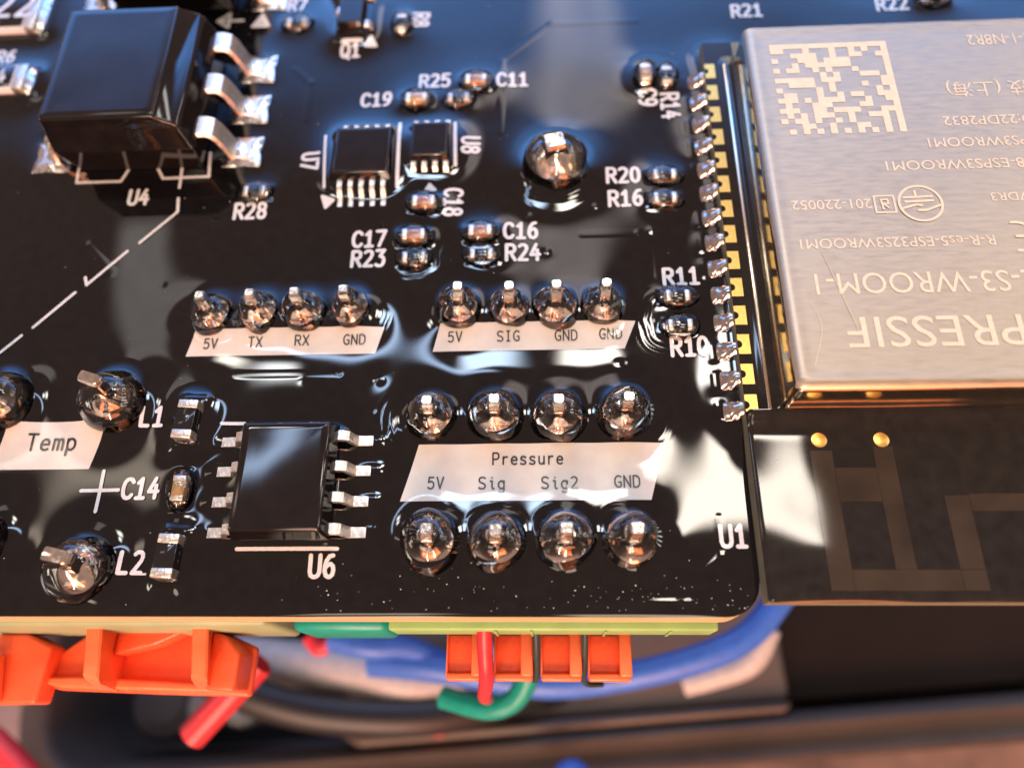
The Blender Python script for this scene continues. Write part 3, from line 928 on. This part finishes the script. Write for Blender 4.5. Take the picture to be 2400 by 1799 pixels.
for k, (a, b, c, d) in enumerate([(1.95, 2.73, -23.33, -18.35), (4.22, 4.92, -22.62, -18.2), (6.36, 7.18, -22.62, -20.05), (2.74, 6.35, -23.33, -22.63), (2.74, 4.21, -20.25, -19.0), (7.19, 11.4, -20.62, -20.0),
                                  (8.9, 9.7, -23.3, -20.63), (11.4, 12.2, -23.3, -20.0), (9.71, 11.39, -23.3, -22.65), (6.36, 7.18, -23.33, -22.64)]):
    link('antenna_trace', strip_me(a, b, c, d, 'trace', 0.006 + 0.001 * k, modz, MX, MY), mod)

# module top beside the can: black mask with gold pads and solder
link('solder_mask', box_me(-0.17 + MX, 1.2 + MX, -16.9 + MY, 1.74 + MY, 0.78, 0.80, 'module_black'), mod)
gold_pts = []
for k in range(9):
    th = math.pi / 2 - math.pi * k / 8
    gold_pts.append((0.17 * math.cos(th), 0.17 * math.sin(th)))
gp = [(0.46, -0.42), (0.46, 0.42), (0.0, 0.42)] + gold_pts + [(0.0, -0.42)]
gold_me = loft_me([[(x, y, 0.0) for x, y in gp], [(x, y, 0.022) for x, y in gp]], 'gold')
blobs = []
for sd in range(5):
    rg = random.Random(sd)
    rings = []
    for i in range(13):
        t = i / 12
        x = -0.80 + 0.92 * t
        top = 0.05 + 0.66 * (t ** 1.1) + 0.10 * math.sin(t * 3.14) + rg.uniform(-0.02, 0.02)
        if t > 0.92:
            top -= 0.25 * (t - 0.92) / 0.08
        w = 0.45 - 0.11 * t + rg.uniform(-0.02, 0.02)
        if i == 0:
            w *= 0.85
        rings.append([(x, w * math.cos(a), max(0.0, top * math.sin(a) ** 0.5 if math.sin(a) > 0 else 0)) for a in [math.pi * q / 8 for q in range(9)]])
    blobs.append(loft_me(rings, 'solder_dark', (True, True), True, 70))
for k in range(14):
    y = -1.27 * k
    o = link('gold_pad', gold_me, mod)
    o.location = (-0.16 + MX, y + MY, 0.80)
    o = link('solder_fillet', blobs[k % 5], mod)
    o.location = (-0.15 + MX, y + MY, 0.0)
    obst_rect(-0.6, y, 0.5, 0.40, 0.14, 0, 0.12)
dot = lathe_me([(0.28, 0), (0.28, 0.010), (0.27, 0.013)], 'gold', 24)
for x in (2.33, 4.57):
    o = link('test_dot', dot, mod)
    o.location = (x + MX, -17.95 + MY, modz(x, -17.95) + 0.004)

# the can
bm = bmesh.new()
sx0, sx1, sy0, sy1 = 1.06, 16.7, -16.86, 0.28


def can_ring(i, z, r):
    pts = []
    for (px, py, a0) in ((sx1 - i - r, sy1 - i - r, 0), (sx0 + i + r, sy1 - i - r, 90), (sx0 + i + r, sy0 + i + r, 180), (sx1 - i - r, sy0 + i + r, 270)):
        for k in range(6):
            th = math.radians(a0 + 18 * k)
            pts.append((px + r * math.cos(th) + MX, py + r * math.sin(th) + MY, z))
    return pts


rr = 0.34
rings = [can_ring(0, 0.98, 0.30), can_ring(0, 3.12 - rr, 0.30)]
for k in range(1, 7):
    a = math.pi / 2 * k / 6
    rings.append(can_ring(rr * (1 - math.cos(a)), 3.12 - rr + rr * math.sin(a), 0.30))
rings.append(can_ring(rr + 0.10, 3.12, 0.26))
rings.append(can_ring(rr + 0.20, 3.105, 0.24))
rings.append(can_ring(rr + 0.40, 3.10, 0.22))
can = link('metal_can', loft_me(rings[3:], 'shield', (False, True), True, 40), mod)
link('can_wall', loft_me(rings[:4], 'shield_wall', (False, False), True, 40), mod)
fr = [can_ring(-0.62, 0.80, 0.5), can_ring(-0.52, 0.835, 0.5), can_ring(-0.36, 0.87, 0.45), can_ring(-0.2, 0.95, 0.4), can_ring(-0.09, 1.04, 0.35), can_ring(-0.02, 1.16, 0.3), can_ring(0.06, 1.18, 0.3)]
link('highlight_strip', box_me(0.64 + MX, 0.80 + MX, -16.9 + MY, 0.3 + MY, 0.80, 0.955, 'shield_wall', 0.05), mod)  # silver strip added as the highlight line along the resin fillet
link('resin_fillet', loft_me(fr, 'module_black', (True, True), True, 60), mod)
ZT = 3.113


def shield_text(s, x, ytop, cap, width=None, name='lettering'):
    """lettering seen upside down: x, ytop = the end of the word and its base line"""
    cu = bpy.data.curves.new('lettering', 'FONT')
    cu.body = s
    cu.size = cap / 0.73
    cu.align_x = 'RIGHT'
    cu.offset = 0.0
    cu.resolution_u = 3
    t = bpy.data.objects.new('tmp', cu)
    C.objects.link(t)
    dg = bpy.context.evaluated_depsgraph_get()
    me = bpy.data.meshes.new_from_object(t.evaluated_get(dg))
    bpy.data.objects.remove(t)
    me.materials.clear()
    me.materials.append(M['etch'])
    if width:
        xs = [v.co.x for v in me.vertices]
        k = width / (max(xs) - min(xs))
        for v in me.vertices:
            v.co.x *= k
    o = link(name, me, can)
    o.location = (x + MX, ytop + MY, ZT)
    o.rotation_euler = (0, 0, math.pi)
    return o


shield_text('ESPRESSIF', 3.05, -14.10, 1.28, 7.95)
shield_text('ESP32-S3-WROOM-1', 2.05, -12.28, 0.92, 10.1)
shield_text('R-R-es5-ESP32S3WROOM1', 1.85, -10.76, 0.46, 7.1)
shield_text('201-220052', 1.88, -9.00, 0.46, 3.0)
shield_text('IC:21098-ESPS3WROOM1', 5.62, -7.25, 0.48, 7.4)
shield_text('FCC ID:2AC7Z-ESPS3WROOM1', 7.45, -6.18, 0.48, 8.8)
shield_text('CMIIT ID:22DP2832', 8.36, -5.12, 0.48, 5.6)
shield_text('\u4fe1\u606f\u79d1\u6280 (\u4e0a\u6d77)', 8.80, -3.42, 0.62)
shield_text('ESP32-S3-WROOM-1-N8R2', 10.22, -0.80, 0.60, 7.6)
shield_text('7DR3', 9.33, -8.86, 0.40, 1.3)


def zcan(x, y):
    return ZT


def can_strokes(lines, w, name):
    o = link(name, strokes_me([[(x + MX, y + MY) for x, y in ln] for ln in lines], w, 'etch', 0.0, zcan), can)
    return o


circ = [(6.72 + 0.80 * math.cos(a), -9.26 + 0.80 * math.sin(a)) for a in [math.pi * (0.88 - 2 * k / 30 * 0.985) for k in range(31)]]
can_strokes([circ, [(6.15, -8.98), (7.2, -8.95)], [(6.18, -9.18), (7.2, -9.15)], [(6.6, -8.70), (6.6, -8.95)], [(5.95, -9.50), (6.55, -9.32), (6.75, -9.36)], [(6.6, -9.58), (6.9, -9.58), (7.45, -9.36)]], 0.10, 'approval_mark')
can_strokes([[(5.02, -8.88), (5.76, -8.88), (5.76, -9.64), (5.02, -9.64), (5.02, -8.88)], [(5.28, -9.05), (5.52, -9.05), (5.52, -9.25), (5.28, -9.25), (5.28, -9.05)], [(5.3, -9.25), (5.3, -9.48)], [(5.5, -9.42), (5.36, -9.27)]], 0.075, 'boxed_letter')
for x0 in (9.95, 11.0):
    arc_ = [(x0 + 0.62 * math.cos(a), -10.84 + 0.62 * math.sin(a)) for a in [-math.pi / 2 - 0.2 + k * (math.pi + 0.4) / 14 for k in range(15)]]
    ls = [arc_]
    if x0 < 10.5:
        ls.append([(x0 + 0.62, -10.84), (x0 - 0.05, -10.84)])
    can_strokes(ls, 0.12, 'conformity_mark')
# etched block pattern on the can: solid border at the far and the inner side, dots at the others, irregular blocks between
rgp = random.Random(23)
N = 18
V, F = [], []
cell = 4.85 / N
for i in range(N):
    for j in range(N):
        if j == N - 1 or i == N - 1:
            on = True
        elif j == 0:
            on = i % 2 == 1
        elif i == 0:
            on = j % 2 == 0
        else:
            on = rgp.random() < (0.62 if rgp.random() < 0.5 else 0.36)
        if on:
            x, y = 2.05 + i * cell, -5.80 + j * cell
            s = len(V)
            e = 0.004
            V += [(x - e + MX, y - e + MY, ZT), (x + cell - e + MX, y - e + MY, ZT), (x + cell - e + MX, y + cell - e + MY, ZT), (x - e + MX, y + cell - e + MY, ZT)]
            F.append((s, s + 1, s + 2, s + 3))
link('etched_block_pattern', me_from(V, F, 'etch'), can)['kind'] = 'stuff'
# fine scratches
can_strokes([[(2.0 + 0.25 * math.sin(t * 0.5), -13.4 - 0.32 * t) for t in range(9)], [(2.75 + 0.1 * t, -11.4 - 0.42 * t) for t in range(9)]], 0.018, 'scratch')

obst_rect(0.5, -8.0, 0.6, 9.8, 0.25, 0, 0.1)

# ------------------------------------------------------------------ faint copper relief under the coating near the lower edge
for a in [(-19.2, -22.9, 3.6, 0.05), (-19.2, -23.35, 3.6, 0.05), (-9.5, -23.42, 1.6, 0.05), (-3.6, -23.42, 1.3, 0.05), (-12.0, -23.0, 5.0, 0.04)]:
    obst_rect(a[0], a[1], a[2], a[3], 0.075, 0, 0.05)
for a in [(-17.6, -22.6, 0.05, 0.6), (-17.1, -22.5, 0.05, 0.5), (-1.3, -22.9, 0.05, 0.7)]:
    obst_rect(a[0], a[1], a[2], a[3], 0.075, 0, 0.05)
for x, y, r, h in [(-8.05, -14.05, 0.16, 0.16), (-4.75, -14.35, 0.14, 0.2), (-4.35, -14.3, 0.12, 0.18), (-14.35, -14.9, 0.16, 0.22), (-17.5, -14.9, 0.1, 0.14), (-5.35, -6.8, 0.14, 0.2), (-8.35, -7.2, 0.14, 0.2),
                   (-3.0, -8.1, 0.16, 0.2), (-1.7, -8.0, 0.1, 0.15), (-7.55, -9.05, 0.14, 0.2), (-24.2, -10.3, 0.10, 0.14)]:
    obst_disc(x, y, r, h * 0.55)

for cx, cy, hx, hy, h in ((-18.65, -11.85, 3.7, 0.55, 0.16), (-8.2, -11.88, 3.7, 0.55, 0.16), (-8.4, -16.6, 4.5, 0.6, 0.15), (-8.3, -21.46, 4.4, 0.5, 0.16), (-13.25, -8.75, 0.6, 0.8, 0.16), (-10.35, -8.65, 0.6, 0.8, 0.14),
                          (-12.2, -0.2, 1.9, 0.3, 0.12), (-2.3, 0.4, 0.7, 0.5, 0.16), (-2.2, -12.1, 0.55, 1.0, 0.14)):
    obst_rect(cx, cy, hx, hy, h, 0, 0.3)
# ------------------------------------------------------------------ solve the coating and lay it down
solve_film()
Xc, Yc = GX.copy(), GY.copy()
cxr, cyr = XR - RC, Y0 + RC
dx, dy = Xc - cxr, Yc - cyr
dd = np.hypot(dx, dy)
outc = (dx > 0) & (dy < 0) & (dd > RC)
hf = HF.copy()
dsafe = np.maximum(dd, 1e-9)
Xc = np.where(outc, cxr + dx / dsafe * RC, Xc)
Yc = np.where(outc, cyr + dy / dsafe * RC, Yc)
hf = np.where(outc, 0.0, hf)
outr = (GX > XR) & (GY < YS)
Xc = np.where(outr & (GX < XR + STEP * 1.01), XR, Xc)
hf = np.where(outr, np.minimum(hf, 0.02), hf)
dropv = outc | (outr & (GX >= XR + STEP * 1.01)) | ((GX > 0.3) & (GY < 1.5))
keep = ~(dropv[:-1, :-1] & dropv[1:, :-1] & dropv[:-1, 1:] & dropv[1:, 1:])
keep &= ~(outr[:-1, :-1] & outr[1:, 1:])
keep &= ~((GX[:-1, :-1] > 0.3) & (GY[1:, 1:] < 1.5))
idx = np.arange(NX * NY).reshape(NY, NX)
quads = np.stack([idx[:-1, :-1][keep], idx[:-1, 1:][keep], idx[1:, 1:][keep], idx[1:, :-1][keep]], 1)
used = np.unique(quads)
remap = np.full(NX * NY, -1, dtype=np.int64)
remap[used] = np.arange(len(used))
co = np.stack([Xc.ravel()[used], Yc.ravel()[used], hf.ravel()[used]], 1).astype(np.float32)
q = remap[quads].astype(np.int32)
me = bpy.data.meshes.new('mesh')
me.vertices.add(len(co)); me.vertices.foreach_set('co', co.ravel())
me.loops.add(q.size); me.loops.foreach_set('vertex_index', q.ravel())
me.polygons.add(len(q))
me.polygons.foreach_set('loop_start', np.arange(0, q.size, 4, dtype=np.int32))
me.polygons.foreach_set('loop_total', np.full(len(q), 4, dtype=np.int32))
me.polygons.foreach_set('use_smooth', np.ones(len(q), dtype=bool))
me.update(calc_edges=True)
me.validate()
me.materials.append(M['coating'])
link('coated_surface', me, board, label='glossy black resin coated face with ripples and menisci')

# ------------------------------------------------------------------ prints on the board
PI2 = -math.pi / 2


def marking(s, x, y, rot=0.0, cap=0.76, w=0.155, slant=0.0, asp=0.72):
    o = link('marking', strokes_me(text_lines(s, x, y, cap, rot, asp, 5.7, slant), w, 'silk'), board)
    o['label'] = 'white %s print' % s
    return o


for s, x, y in [('R28', -20.81, -6.58), ('C19', -15.56, -0.36), ('R25', -12.80, 0.68), ('C11', -9.08, 0.62), ('R20', -4.10, -5.18), ('R16', -4.06, -6.42), ('C17', -15.28, -8.22), ('R23', -15.24, -9.22),
                ('C16', -8.66, -7.98), ('R24', -8.56, -9.09), ('R11', -1.97, -10.45), ('R10', -1.88, -13.70), ('R7', -20.16, 6.15), ('C14', -23.26, -19.36), ('L1', -23.34, -16.44), ('L2', -23.01, -22.2), ('Q1', -17.10, 2.80),
                ('R22', 9.38, 4.62), ('R21', 2.41, 4.56), ('U4', -26.16, -5.64), ('U6', -15.86, -22.34), ('U1', -0.95, -21.29), ('R6', -34.85, 3.22)]:
    marking(s, x, y)
for s, x, y in [('C9', -2.74, -0.80), ('R14', -1.74, -1.32), ('C18', -11.66, -6.42), ('U7', -18.38, -3.92), ('U8', -10.96, -3.29), ('R8', -13.71, 4.74)]:
    marking(s, x, y, PI2)


def lines(ls, w=0.15, label=None):
    o = link('marking_line', strokes_me(ls, w, 'silk'), board)
    if label:
        o['label'] = label


for ln in ([(-24.29, -5.76), (-24.19, -6.50), (-25.62, -8.12)], [(-26.09, -8.54), (-27.56, -10.23), (-27.70, -9.85)], [(-27.99, -10.59), (-29.43, -12.27)], [(-29.84, -12.65), (-31.3, -14.3)], [(-24.38, -3.87), (-24.34, -5.18)]):
    lines([ln], 0.13, 'white dash of the broken line')
lines([[(-29.36, -3.85), (-29.31, -4.74), (-27.18, -4.74), (-26.83, -3.94)]], 0.13)
lines([[(-25.64, -3.90), (-25.20, -4.65), (-23.04, -4.61), (-23.16, -3.29)]], 0.13)
lines([[(-17.79, -2.5), (-17.55, -5.45)]], 0.13)
lines([[(-14.30, -1.95), (-14.20, -5.6)]], 0.16)
lines([[(-11.72, -2.0), (-11.62, -4.45)]], 0.15)
lines([[(-19.11, -21.72), (-15.35, -21.72)]], 0.14)
lines([[(-20.47, -16.76), (-19.55, -16.77)]], 0.14)
lines([[(-25.64, -19.43), (-24.16, -19.41)], [(-24.90, -18.65), (-24.86, -20.26)]], 0.14, 'white cross print')
lines([[(-22.76, -22.62), (-22.37, -22.63)]], 0.08)
for tri in ([(-17.6, -5.90), (-17.07, -6.14), (-17.40, -6.51)], [(-16.35, 3.05), (-15.85, 3.05), (-16.1, 3.6)], [(-22.35, 4.75), (-21.5, 4.75), (-21.9, 5.55)], [(-12.9, -5.75), (-12.5, -5.75), (-12.75, -5.45)]):
    cxm = sum(p[0] for p in tri) / 3; cym = sum(p[1] for p in tri) / 3
    mid = [(cxm + (p[0] - cxm) * 0.45, cym + (p[1] - cym) * 0.45) for p in tri]
    lines([list(tri) + [tri[0]], mid + [mid[0]]], 0.14, 'white arrowhead print')
lines([[(-24.2, 5.2), (-22.9, 5.2)], [(-23.6, 5.65), (-24.2, 5.2), (-23.6, 4.75), (-23.6, 5.65)]], 0.16, 'white arrow print')
lines([[(-17.5, 3.35), (-16.6, 3.35)]], 0.2)


def label_patch(name_label, x0, x1, y0, y1, skew, texts):
    p = link('label_patch', strip_me(x0, x1, y0, y1, 'patch', 0.014, hz, step=0.08, skew=skew), board, label=name_label)
    for s, x, y, cap, asp in texts:
        t = link('lettering', strokes_me(text_lines(s, x, y, cap, 0, asp, 5.9), cap * 0.135, 'ink', 0.034), p)
        t['label'] = 'dark %s lettering' % s


label_patch('cream slanted print block reading Pressure', -13.16, -3.80, -19.95, -17.73, (0.60, 0.64),
            [('Pressure', -8.36, -18.32, 0.44, 0.80), ('5V', -11.85, -19.24, 0.44, 0.80), ('Sig', -9.72, -19.26, 0.44, 0.84), ('Sig2', -7.17, -19.27, 0.44, 0.84), ('GND', -4.65, -19.24, 0.44, 0.80)])
label_patch('cream slanted print block reading 5V TX RX GND', -22.52, -14.60, -13.76, -12.56, (0.28, 0.31),
            [('5V', -21.53, -13.22, 0.42, 0.80), ('TX', -19.64, -13.18, 0.42, 0.80), ('RX', -17.68, -13.14, 0.42, 0.80), ('GND', -15.49, -13.14, 0.42, 0.80)])
label_patch('smeared cream slanted print block right of the 5V TX RX GND one', -12.23, -4.47, -13.73, -12.50, (0.28, 0.50),
            [('5V', -11.33, -13.12, 0.42, 0.80), ('SIG', -9.15, -13.12, 0.42, 0.80), ('GND', -6.80, -13.13, 0.42, 0.80), ('GND', -5.00, -13.09, 0.42, 0.80)])
label_patch('cream slanted print block reading Temp', -29.60, -25.54, -18.56, -16.60, (0.46, 0.46), [('Temp', -27.27, -17.44, 0.66, 0.84)])

# ------------------------------------------------------------------ under the board edge: terminal housings, levers, wires
gh = thing('terminal_housing', 'light green terminal housing under the board edge above four orange levers', 'connector', (-6.8, -22.5, -1.7))
link('body', box_me(-6.9, 5.4, -1.88, -0.2, -1.7, -0.1, 'green', 0.10), gh)
for x in (-2.9, -1.55, 1.2, 3.6):
    link('rib', box_me(x, x + 0.1, -1.95, -1.86, -1.66, -0.14, 'green', 0.03), gh)
gh2 = thing('terminal_housing', 'grey green terminal housing under the board edge behind the finned orange lever', 'connector', (-26, -22.5, -1.7))
link('body', box_me(-6.0, 7.6, -1.72, 0.0, -4.6, -0.1, 'green_soft', 0.2), gh2)
gh3 = thing('terminal_housing', 'teal connector block under the board edge between the levers', 'connector', (-15.5, -22.5, -1.7))
link('body', box_me(-2.2, 1.6, -1.85, 0.0, -4.0, -1.0, 'wire_teal', 0.3), gh3)

LG = 'orange levers on the green terminal'
for i, (x0, x1, lab) in enumerate([(-11.85, -10.30, 'first orange lever from the left, left of the red wire'), (-9.90, -8.33, 'second orange lever from the left, right of the red wire'),
                                   (-8.02, -6.38, 'third orange lever from the left under the green housing'), (-6.12, -4.40, 'fourth orange lever from the left, beside the blue wire')]):
    t = thing('orange_lever', lab, 'lever', ((x0 + x1) / 2, -25.0, -4.4), 0, LG)
    w = (x1 - x0) / 2
    # open-topped pocket: floor and three walls
    link('floor', box_me(-w + 0.03, w - 0.45, -0.72, 0.75, -0.9, -0.55, 'orange', 0.05), t)
    link('side_wall', box_me(w - 0.48, w, -0.86, 0.8, -1.1, 0.05, 'orange_lit', 0.08), t)
    link('side_wall', box_me(-w - 0.0, -w + 0.07, -0.86, 0.8, -1.1, -0.35, 'orange_lit', 0.03), t)
    link('front_lip', box_me(-w + 0.02, w - 0.02, -1.02, -0.72, -1.15, -0.30, 'orange_lit', 0.08), t)


def prism_me(poly, z0, z1, m, bev=0.08):
    bm = bmesh.new()
    vs = [bm.verts.new((x, y, z0)) for x, y in poly]
    f = bm.faces.new(vs)
    r = bmesh.ops.extrude_face_region(bm, geom=[f])
    for v in r['geom']:
        if isinstance(v, bmesh.types.BMVert):
            v.co.z = z1
    bmesh.ops.bevel(bm, geom=list(bm.edges), offset=bev, segments=3, affect='EDGES', profile=0.5)
    return me_bm(bm, m, True, 40)


fl = thing('finned_lever', 'large orange lever with two upright fins below the board edge', 'lever', (-24.5, -25.3, -6.4))
link('base_plate', prism_me([(-5.7, -0.68), (-3.9, -1.15), (0.5, -1.28), (4.3, -1.36), (4.35, 0.6), (2.6, 1.3), (-3.2, 1.15)], 0.0, 0.5, 'orange', 0.16), fl)
link('front_lip', prism_me([(-5.5, -0.66), (-3.7, -1.05), (4.1, -1.22), (4.1, -0.95), (-2.4, -0.62)], 0.51, 0.95, 'orange_lit', 0.12), fl)
for x in (-1.72, 2.62):
    link('fin', loft_me([[(x - 0.55, -1.12, 0.4), (x + 0.35, -1.18, 0.4), (x + 0.35, 1.12, 0.4), (x - 0.55, 1.12, 0.4)],
                         [(x + 0.05, -0.80, 2.6), (x + 0.70, -0.95, 2.6), (x + 0.45, 1.16, 2.6), (x - 0.20, 1.16, 2.6)],
                         [(x + 0.26, -0.64, 3.2), (x + 0.94, -0.80, 3.2), (x + 0.66, 1.25, 3.2), (x + 0.0, 1.25, 3.2)],
                         [(x + 0.34, -0.58, 3.28), (x + 0.86, -0.70, 3.28), (x + 0.60, 1.2, 3.28), (x + 0.06, 1.2, 3.28)]], 'orange_lit', (True, True), True, 30), fl)
link('shoulder', prism_me([(3.05, -1.15), (4.25, -1.2), (4.3, 0.25), (3.6, 0.95), (3.05, 1.1)], 0.51, 2.2, 'orange', 0.14), fl)
link('shoulder', prism_me([(-1.3, 0.2), (0.4, 0.6), (1.6, 1.15), (-1.3, 1.2)], 0.51, 1.6, 'orange', 0.12), fl)
fl2 = thing('orange_lever', 'orange lever cut off by the left border below the board edge', 'lever', (-28.9, -25.5, -5.0), 0)
link('base_plate', prism_me([(-2.2, -1.55), (0.1, -1.5), (0.25, 0.75), (-0.9, 1.25), (-2.2, 1.3)], -1.2, 0.0, 'orange', 0.15), fl2)
link('fin', prism_me([(-1.75, -1.4), (-1.25, -1.45), (-1.6, 0.4), (-2.1, 0.4)], 0.02, 0.8, 'orange_lit', 0.1), fl2)


def wire(label, pts, r, m, group='loose wires below the board'):
    o = link('wire', tube_me(pts, r, m))
    tag(o, label, 'wire', group)
    return o


wire('bright blue wire curving out from under the board corner', [(-19.6, -24.19, -25.29), (-15.2, -24.55, -24.58), (-8.24, -25.47, -25.29), (-2.85, -24.97, -23.87), (1.7, -23.91, -23.16), (4.82, -22.49, -23.16), (7.38, -19.79, -23.16)], 0.88, 'wire_blue')
wire('white wire running beside the blue wire at the board corner', [(1.5, -25.1, -30.5), (3.6, -24.6, -30), (6.0, -23.7, -29), (7.2, -21.6, -28)], 0.95, 'wire_white')
wire('red wire dropping between the first two orange levers', [(-10.10, -23.9, -2.2), (-10.12, -24.9, -2.9), (-10.15, -26.0, -4.2), (-10.55, -26.5, -8), (-10.9, -26.5, -14)], 0.30, 'wire_red')
wire('teal wire hooking below the orange levers', [(-8.8, -24.75, -15.33), (-9.04, -25.72, -15.94), (-9.84, -26.64, -16.67), (-11.3, -26.94, -17.16), (-13.74, -26.39, -17.89)], 0.59, 'wire_teal')
wire('thin dark green wire between the second and third orange levers', [(-8.18, -24.0, -3.2), (-8.18, -25.2, -4.5), (-8.25, -25.9, -6), (-8.6, -25.6, -7.6)], 0.14, 'wire_dark_green')
wire('thin dark blue wire between the third and fourth orange levers', [(-6.25, -24.0, -3.2), (-6.25, -25.2, -4.6), (-6.2, -26.0, -6.5), (-5.4, -26.0, -8.6)], 0.12, 'wire_dark_green')
wire('red wire under the finned orange lever', [(-24.4, -24.6, -18), (-26.2, -26.45, -18.6), (-28.3, -28.5, -19.4)], 0.85, 'wire_red')
wire('short red wire end low in the tray below the teal wire', [(-15.91, -27.6, -34.52), (-16.76, -27.96, -37.36), (-17.9, -27.74, -43.04)], 0.99, 'wire_red')
wire('blurred blue wire under the green housing, left of the levers', [(-21.88, -22.91, -23.16), (-19.32, -23.41, -23.16), (-17.05, -23.34, -23.87), (-15.06, -24.05, -25.29)], 0.71, 'wire_blue')
wire('blurred short red wire under the board edge beside the fins', [(-23.72, -22.63, -24.58), (-23.01, -23.34, -24.58), (-22.3, -23.06, -24.58)], 0.5, 'wire_red')
wire('blue wire crossing the tray rim at the bottom of the picture', [(-5.05, -32.77, -33.13), (-6.35, -31.08, -32.09), (-7.39, -32.38, -32.61), (-8.43, -34.72, -33.13)], 1.04, 'wire_blue')
wire('red wire over the tray rim in the lower left corner', [(-50.5, -27.6, -30), (-47.4, -29.4, -30.5), (-44.5, -31.8, -31)], 0.9, 'wire_red')
wire('thick pale grey cable crossing the tray under the board', [(-39.25, -22.86, -35.49), (-31.15, -23.4, -34.81), (-23.05, -24.21, -34.14), (-16.98, -25.02, -34.81), (-9.55, -22.86, -39.54)], 1.69, 'wire_white')
wire('thick black cable looping through the tray', [(-33.85, -24.48, -31.44), (-29.8, -26.1, -31.7), (-24.4, -27.31, -32.79), (-16.98, -27.45, -34.14), (-10.23, -25.96, -36.84), (-2.8, -24.21, -40.88)], 1.35, 'wire_black')

# blurred fittings deeper in the tray
for k, (x, y, z, r, h, m, lab) in enumerate([(-37.0, -26.8, -41, 1.8, 8, 'grey_plastic', 'pale grey barrel inside the tray under the fins'), (-34.1, -26.9, -41, 1.5, 8, 'wire_white', 'lighter grey barrel beside the red wire in the tray'),
                                             (-41.5, -26.4, -43, 3.2, 8, 'rim', 'dark grey barrel near the tray corner')]):
    o = thing('barrel_fitting', lab, 'fitting', (x, y, z - h), 0, 'barrel fittings in the tray')
    link('body', lathe_me([(r, 0), (r, h - 0.5), (r * 0.92, h - 0.1), (r * 0.75, h)], m, 28), o)
    link('cap', lathe_me([(r * 0.6, h - 0.05), (r * 0.6, h + 0.3), (r * 0.5, h + 0.4)], m, 24), o)
br = thing('inner_bracket', 'warm grey plastic bracket with a rounded end inside the tray', 'bracket', (-2.6, -25.55, -37), math.radians(3.2))
br.scale = (1.36, 1.36, 1.36)
link('plate', prism_me([(-16, -1.5), (9.6, -0.95), (9.9, -0.5), (9.9, 6), (-16, 6)], -2.0, -0.6, 'tan_plastic', 0.4), br)
link('ledge', prism_me([(-15, -2.2), (9.3, -1.55), (9.7, -1.2), (9.6, -0.98), (-16, -1.55)], -2.4, 0.1, 'tan_plastic', 0.25), br)

# tray: floor, lip and walls, turned a little against the board
tr = thing('equipment_tray', 'black plastic equipment tray with a rounded rim under the board', 'tray', (-9.6, -28.4, -37), math.radians(4.6))
tr.scale = (1.36, 1.36, 1.36)


def rrect(x0, x1, y0, y1, r, z, n=8):
    pts = []
    for (px, py, a0) in ((x1 - r, y1 - r, 0), (x0 + r, y1 - r, 90), (x0 + r, y0 + r, 180), (x1 - r, y0 + r, 270)):
        for k in range(n):
            th = math.radians(a0 + 90 * k / (n - 1))
            pts.append((px + r * math.cos(th), py + r * math.sin(th), z))
    return pts


def ring_me(specs, m):
    return loft_me([rrect(*s) for s in specs], m, (False, False), True, 50)


ix0, ix1, iy0, iy1 = -28.3, 70, -0.2, 60
prof = [(0.6, -16), (0.15, -3), (0.0, -0.6), (-0.35, -0.1), (-0.8, 0.0), (-1.3, -0.25), (-1.5, -0.9), (-1.7, -1.1), (-2.4, -1.15), (-2.9, -0.9), (-3.4, -0.85), (-3.8, -1.2), (-4.0, -2.5), (-4.1, -22)]
link('wall', ring_me([(ix0 + a, ix1 - a, iy0 + a, iy1 - a, max(3.2 - a, 0.5), z) for a, z in [(a * 0.63 if a < 0 else a, z) for a, z in prof]], 'rim'), tr)
link('floor', me_from(rrect(ix0 + 0.4, ix1 - 0.4, iy0 + 0.4, iy1 - 0.4, 3, -15.9), [list(range(32))], 'tray'), tr)
link('inner_step', prism_me([(14.0, 0.3), (69, 0.5), (69, 9), (14.0, 8.5)], -8, -1.8, 'tray', 0.5), tr)

desk = link('desk_surface', me_from([(-400, -400, -70), (400, -400, -70), (400, 300, -70), (-400, 300, -70)], [(0, 1, 2, 3)], 'desk'))
tag(desk, 'warm grey speckled desk under the tray', kind='structure')

# ------------------------------------------------------------------ dust on the coating
V, F = [], []
rgd = random.Random(31)


def speck(x, y, z, r):
    s = len(V)
    k = [rgd.uniform(0.6, 1.3) for _ in range(6)]
    V.extend([(x + r * k[0], y, z), (x, y + r * k[1], z), (x - r * k[2], y, z), (x, y - r * k[3], z), (x, y, z + r * 0.8), (x, y, z - r * 0.6)])
    F.extend([(s, s + 1, s + 4), (s + 1, s + 2, s + 4), (s + 2, s + 3, s + 4), (s + 3, s, s + 4), (s + 1, s, s + 5), (s + 2, s + 1, s + 5), (s + 3, s + 2, s + 5), (s, s + 3, s + 5)])


for _ in range(95):
    x = rgd.uniform(-16, -0.6); y = -23.9 + abs(rgd.gauss(0, 0.7))
    speck(x, y, hz(x, y) + 0.01, rgd.choice((0.012, 0.016, 0.02, 0.03)))
for _ in range(90):
    x = rgd.uniform(-34, -1); y = rgd.uniform(-23.8, 6)
    speck(x, y, hz(x, y) + 0.01, rgd.choice((0.012, 0.016, 0.022)))
d = link('dust', me_from(V, F, 'dust'))
tag(d, 'fine pale dust specks lying on the glossy coating', kind='stuff')
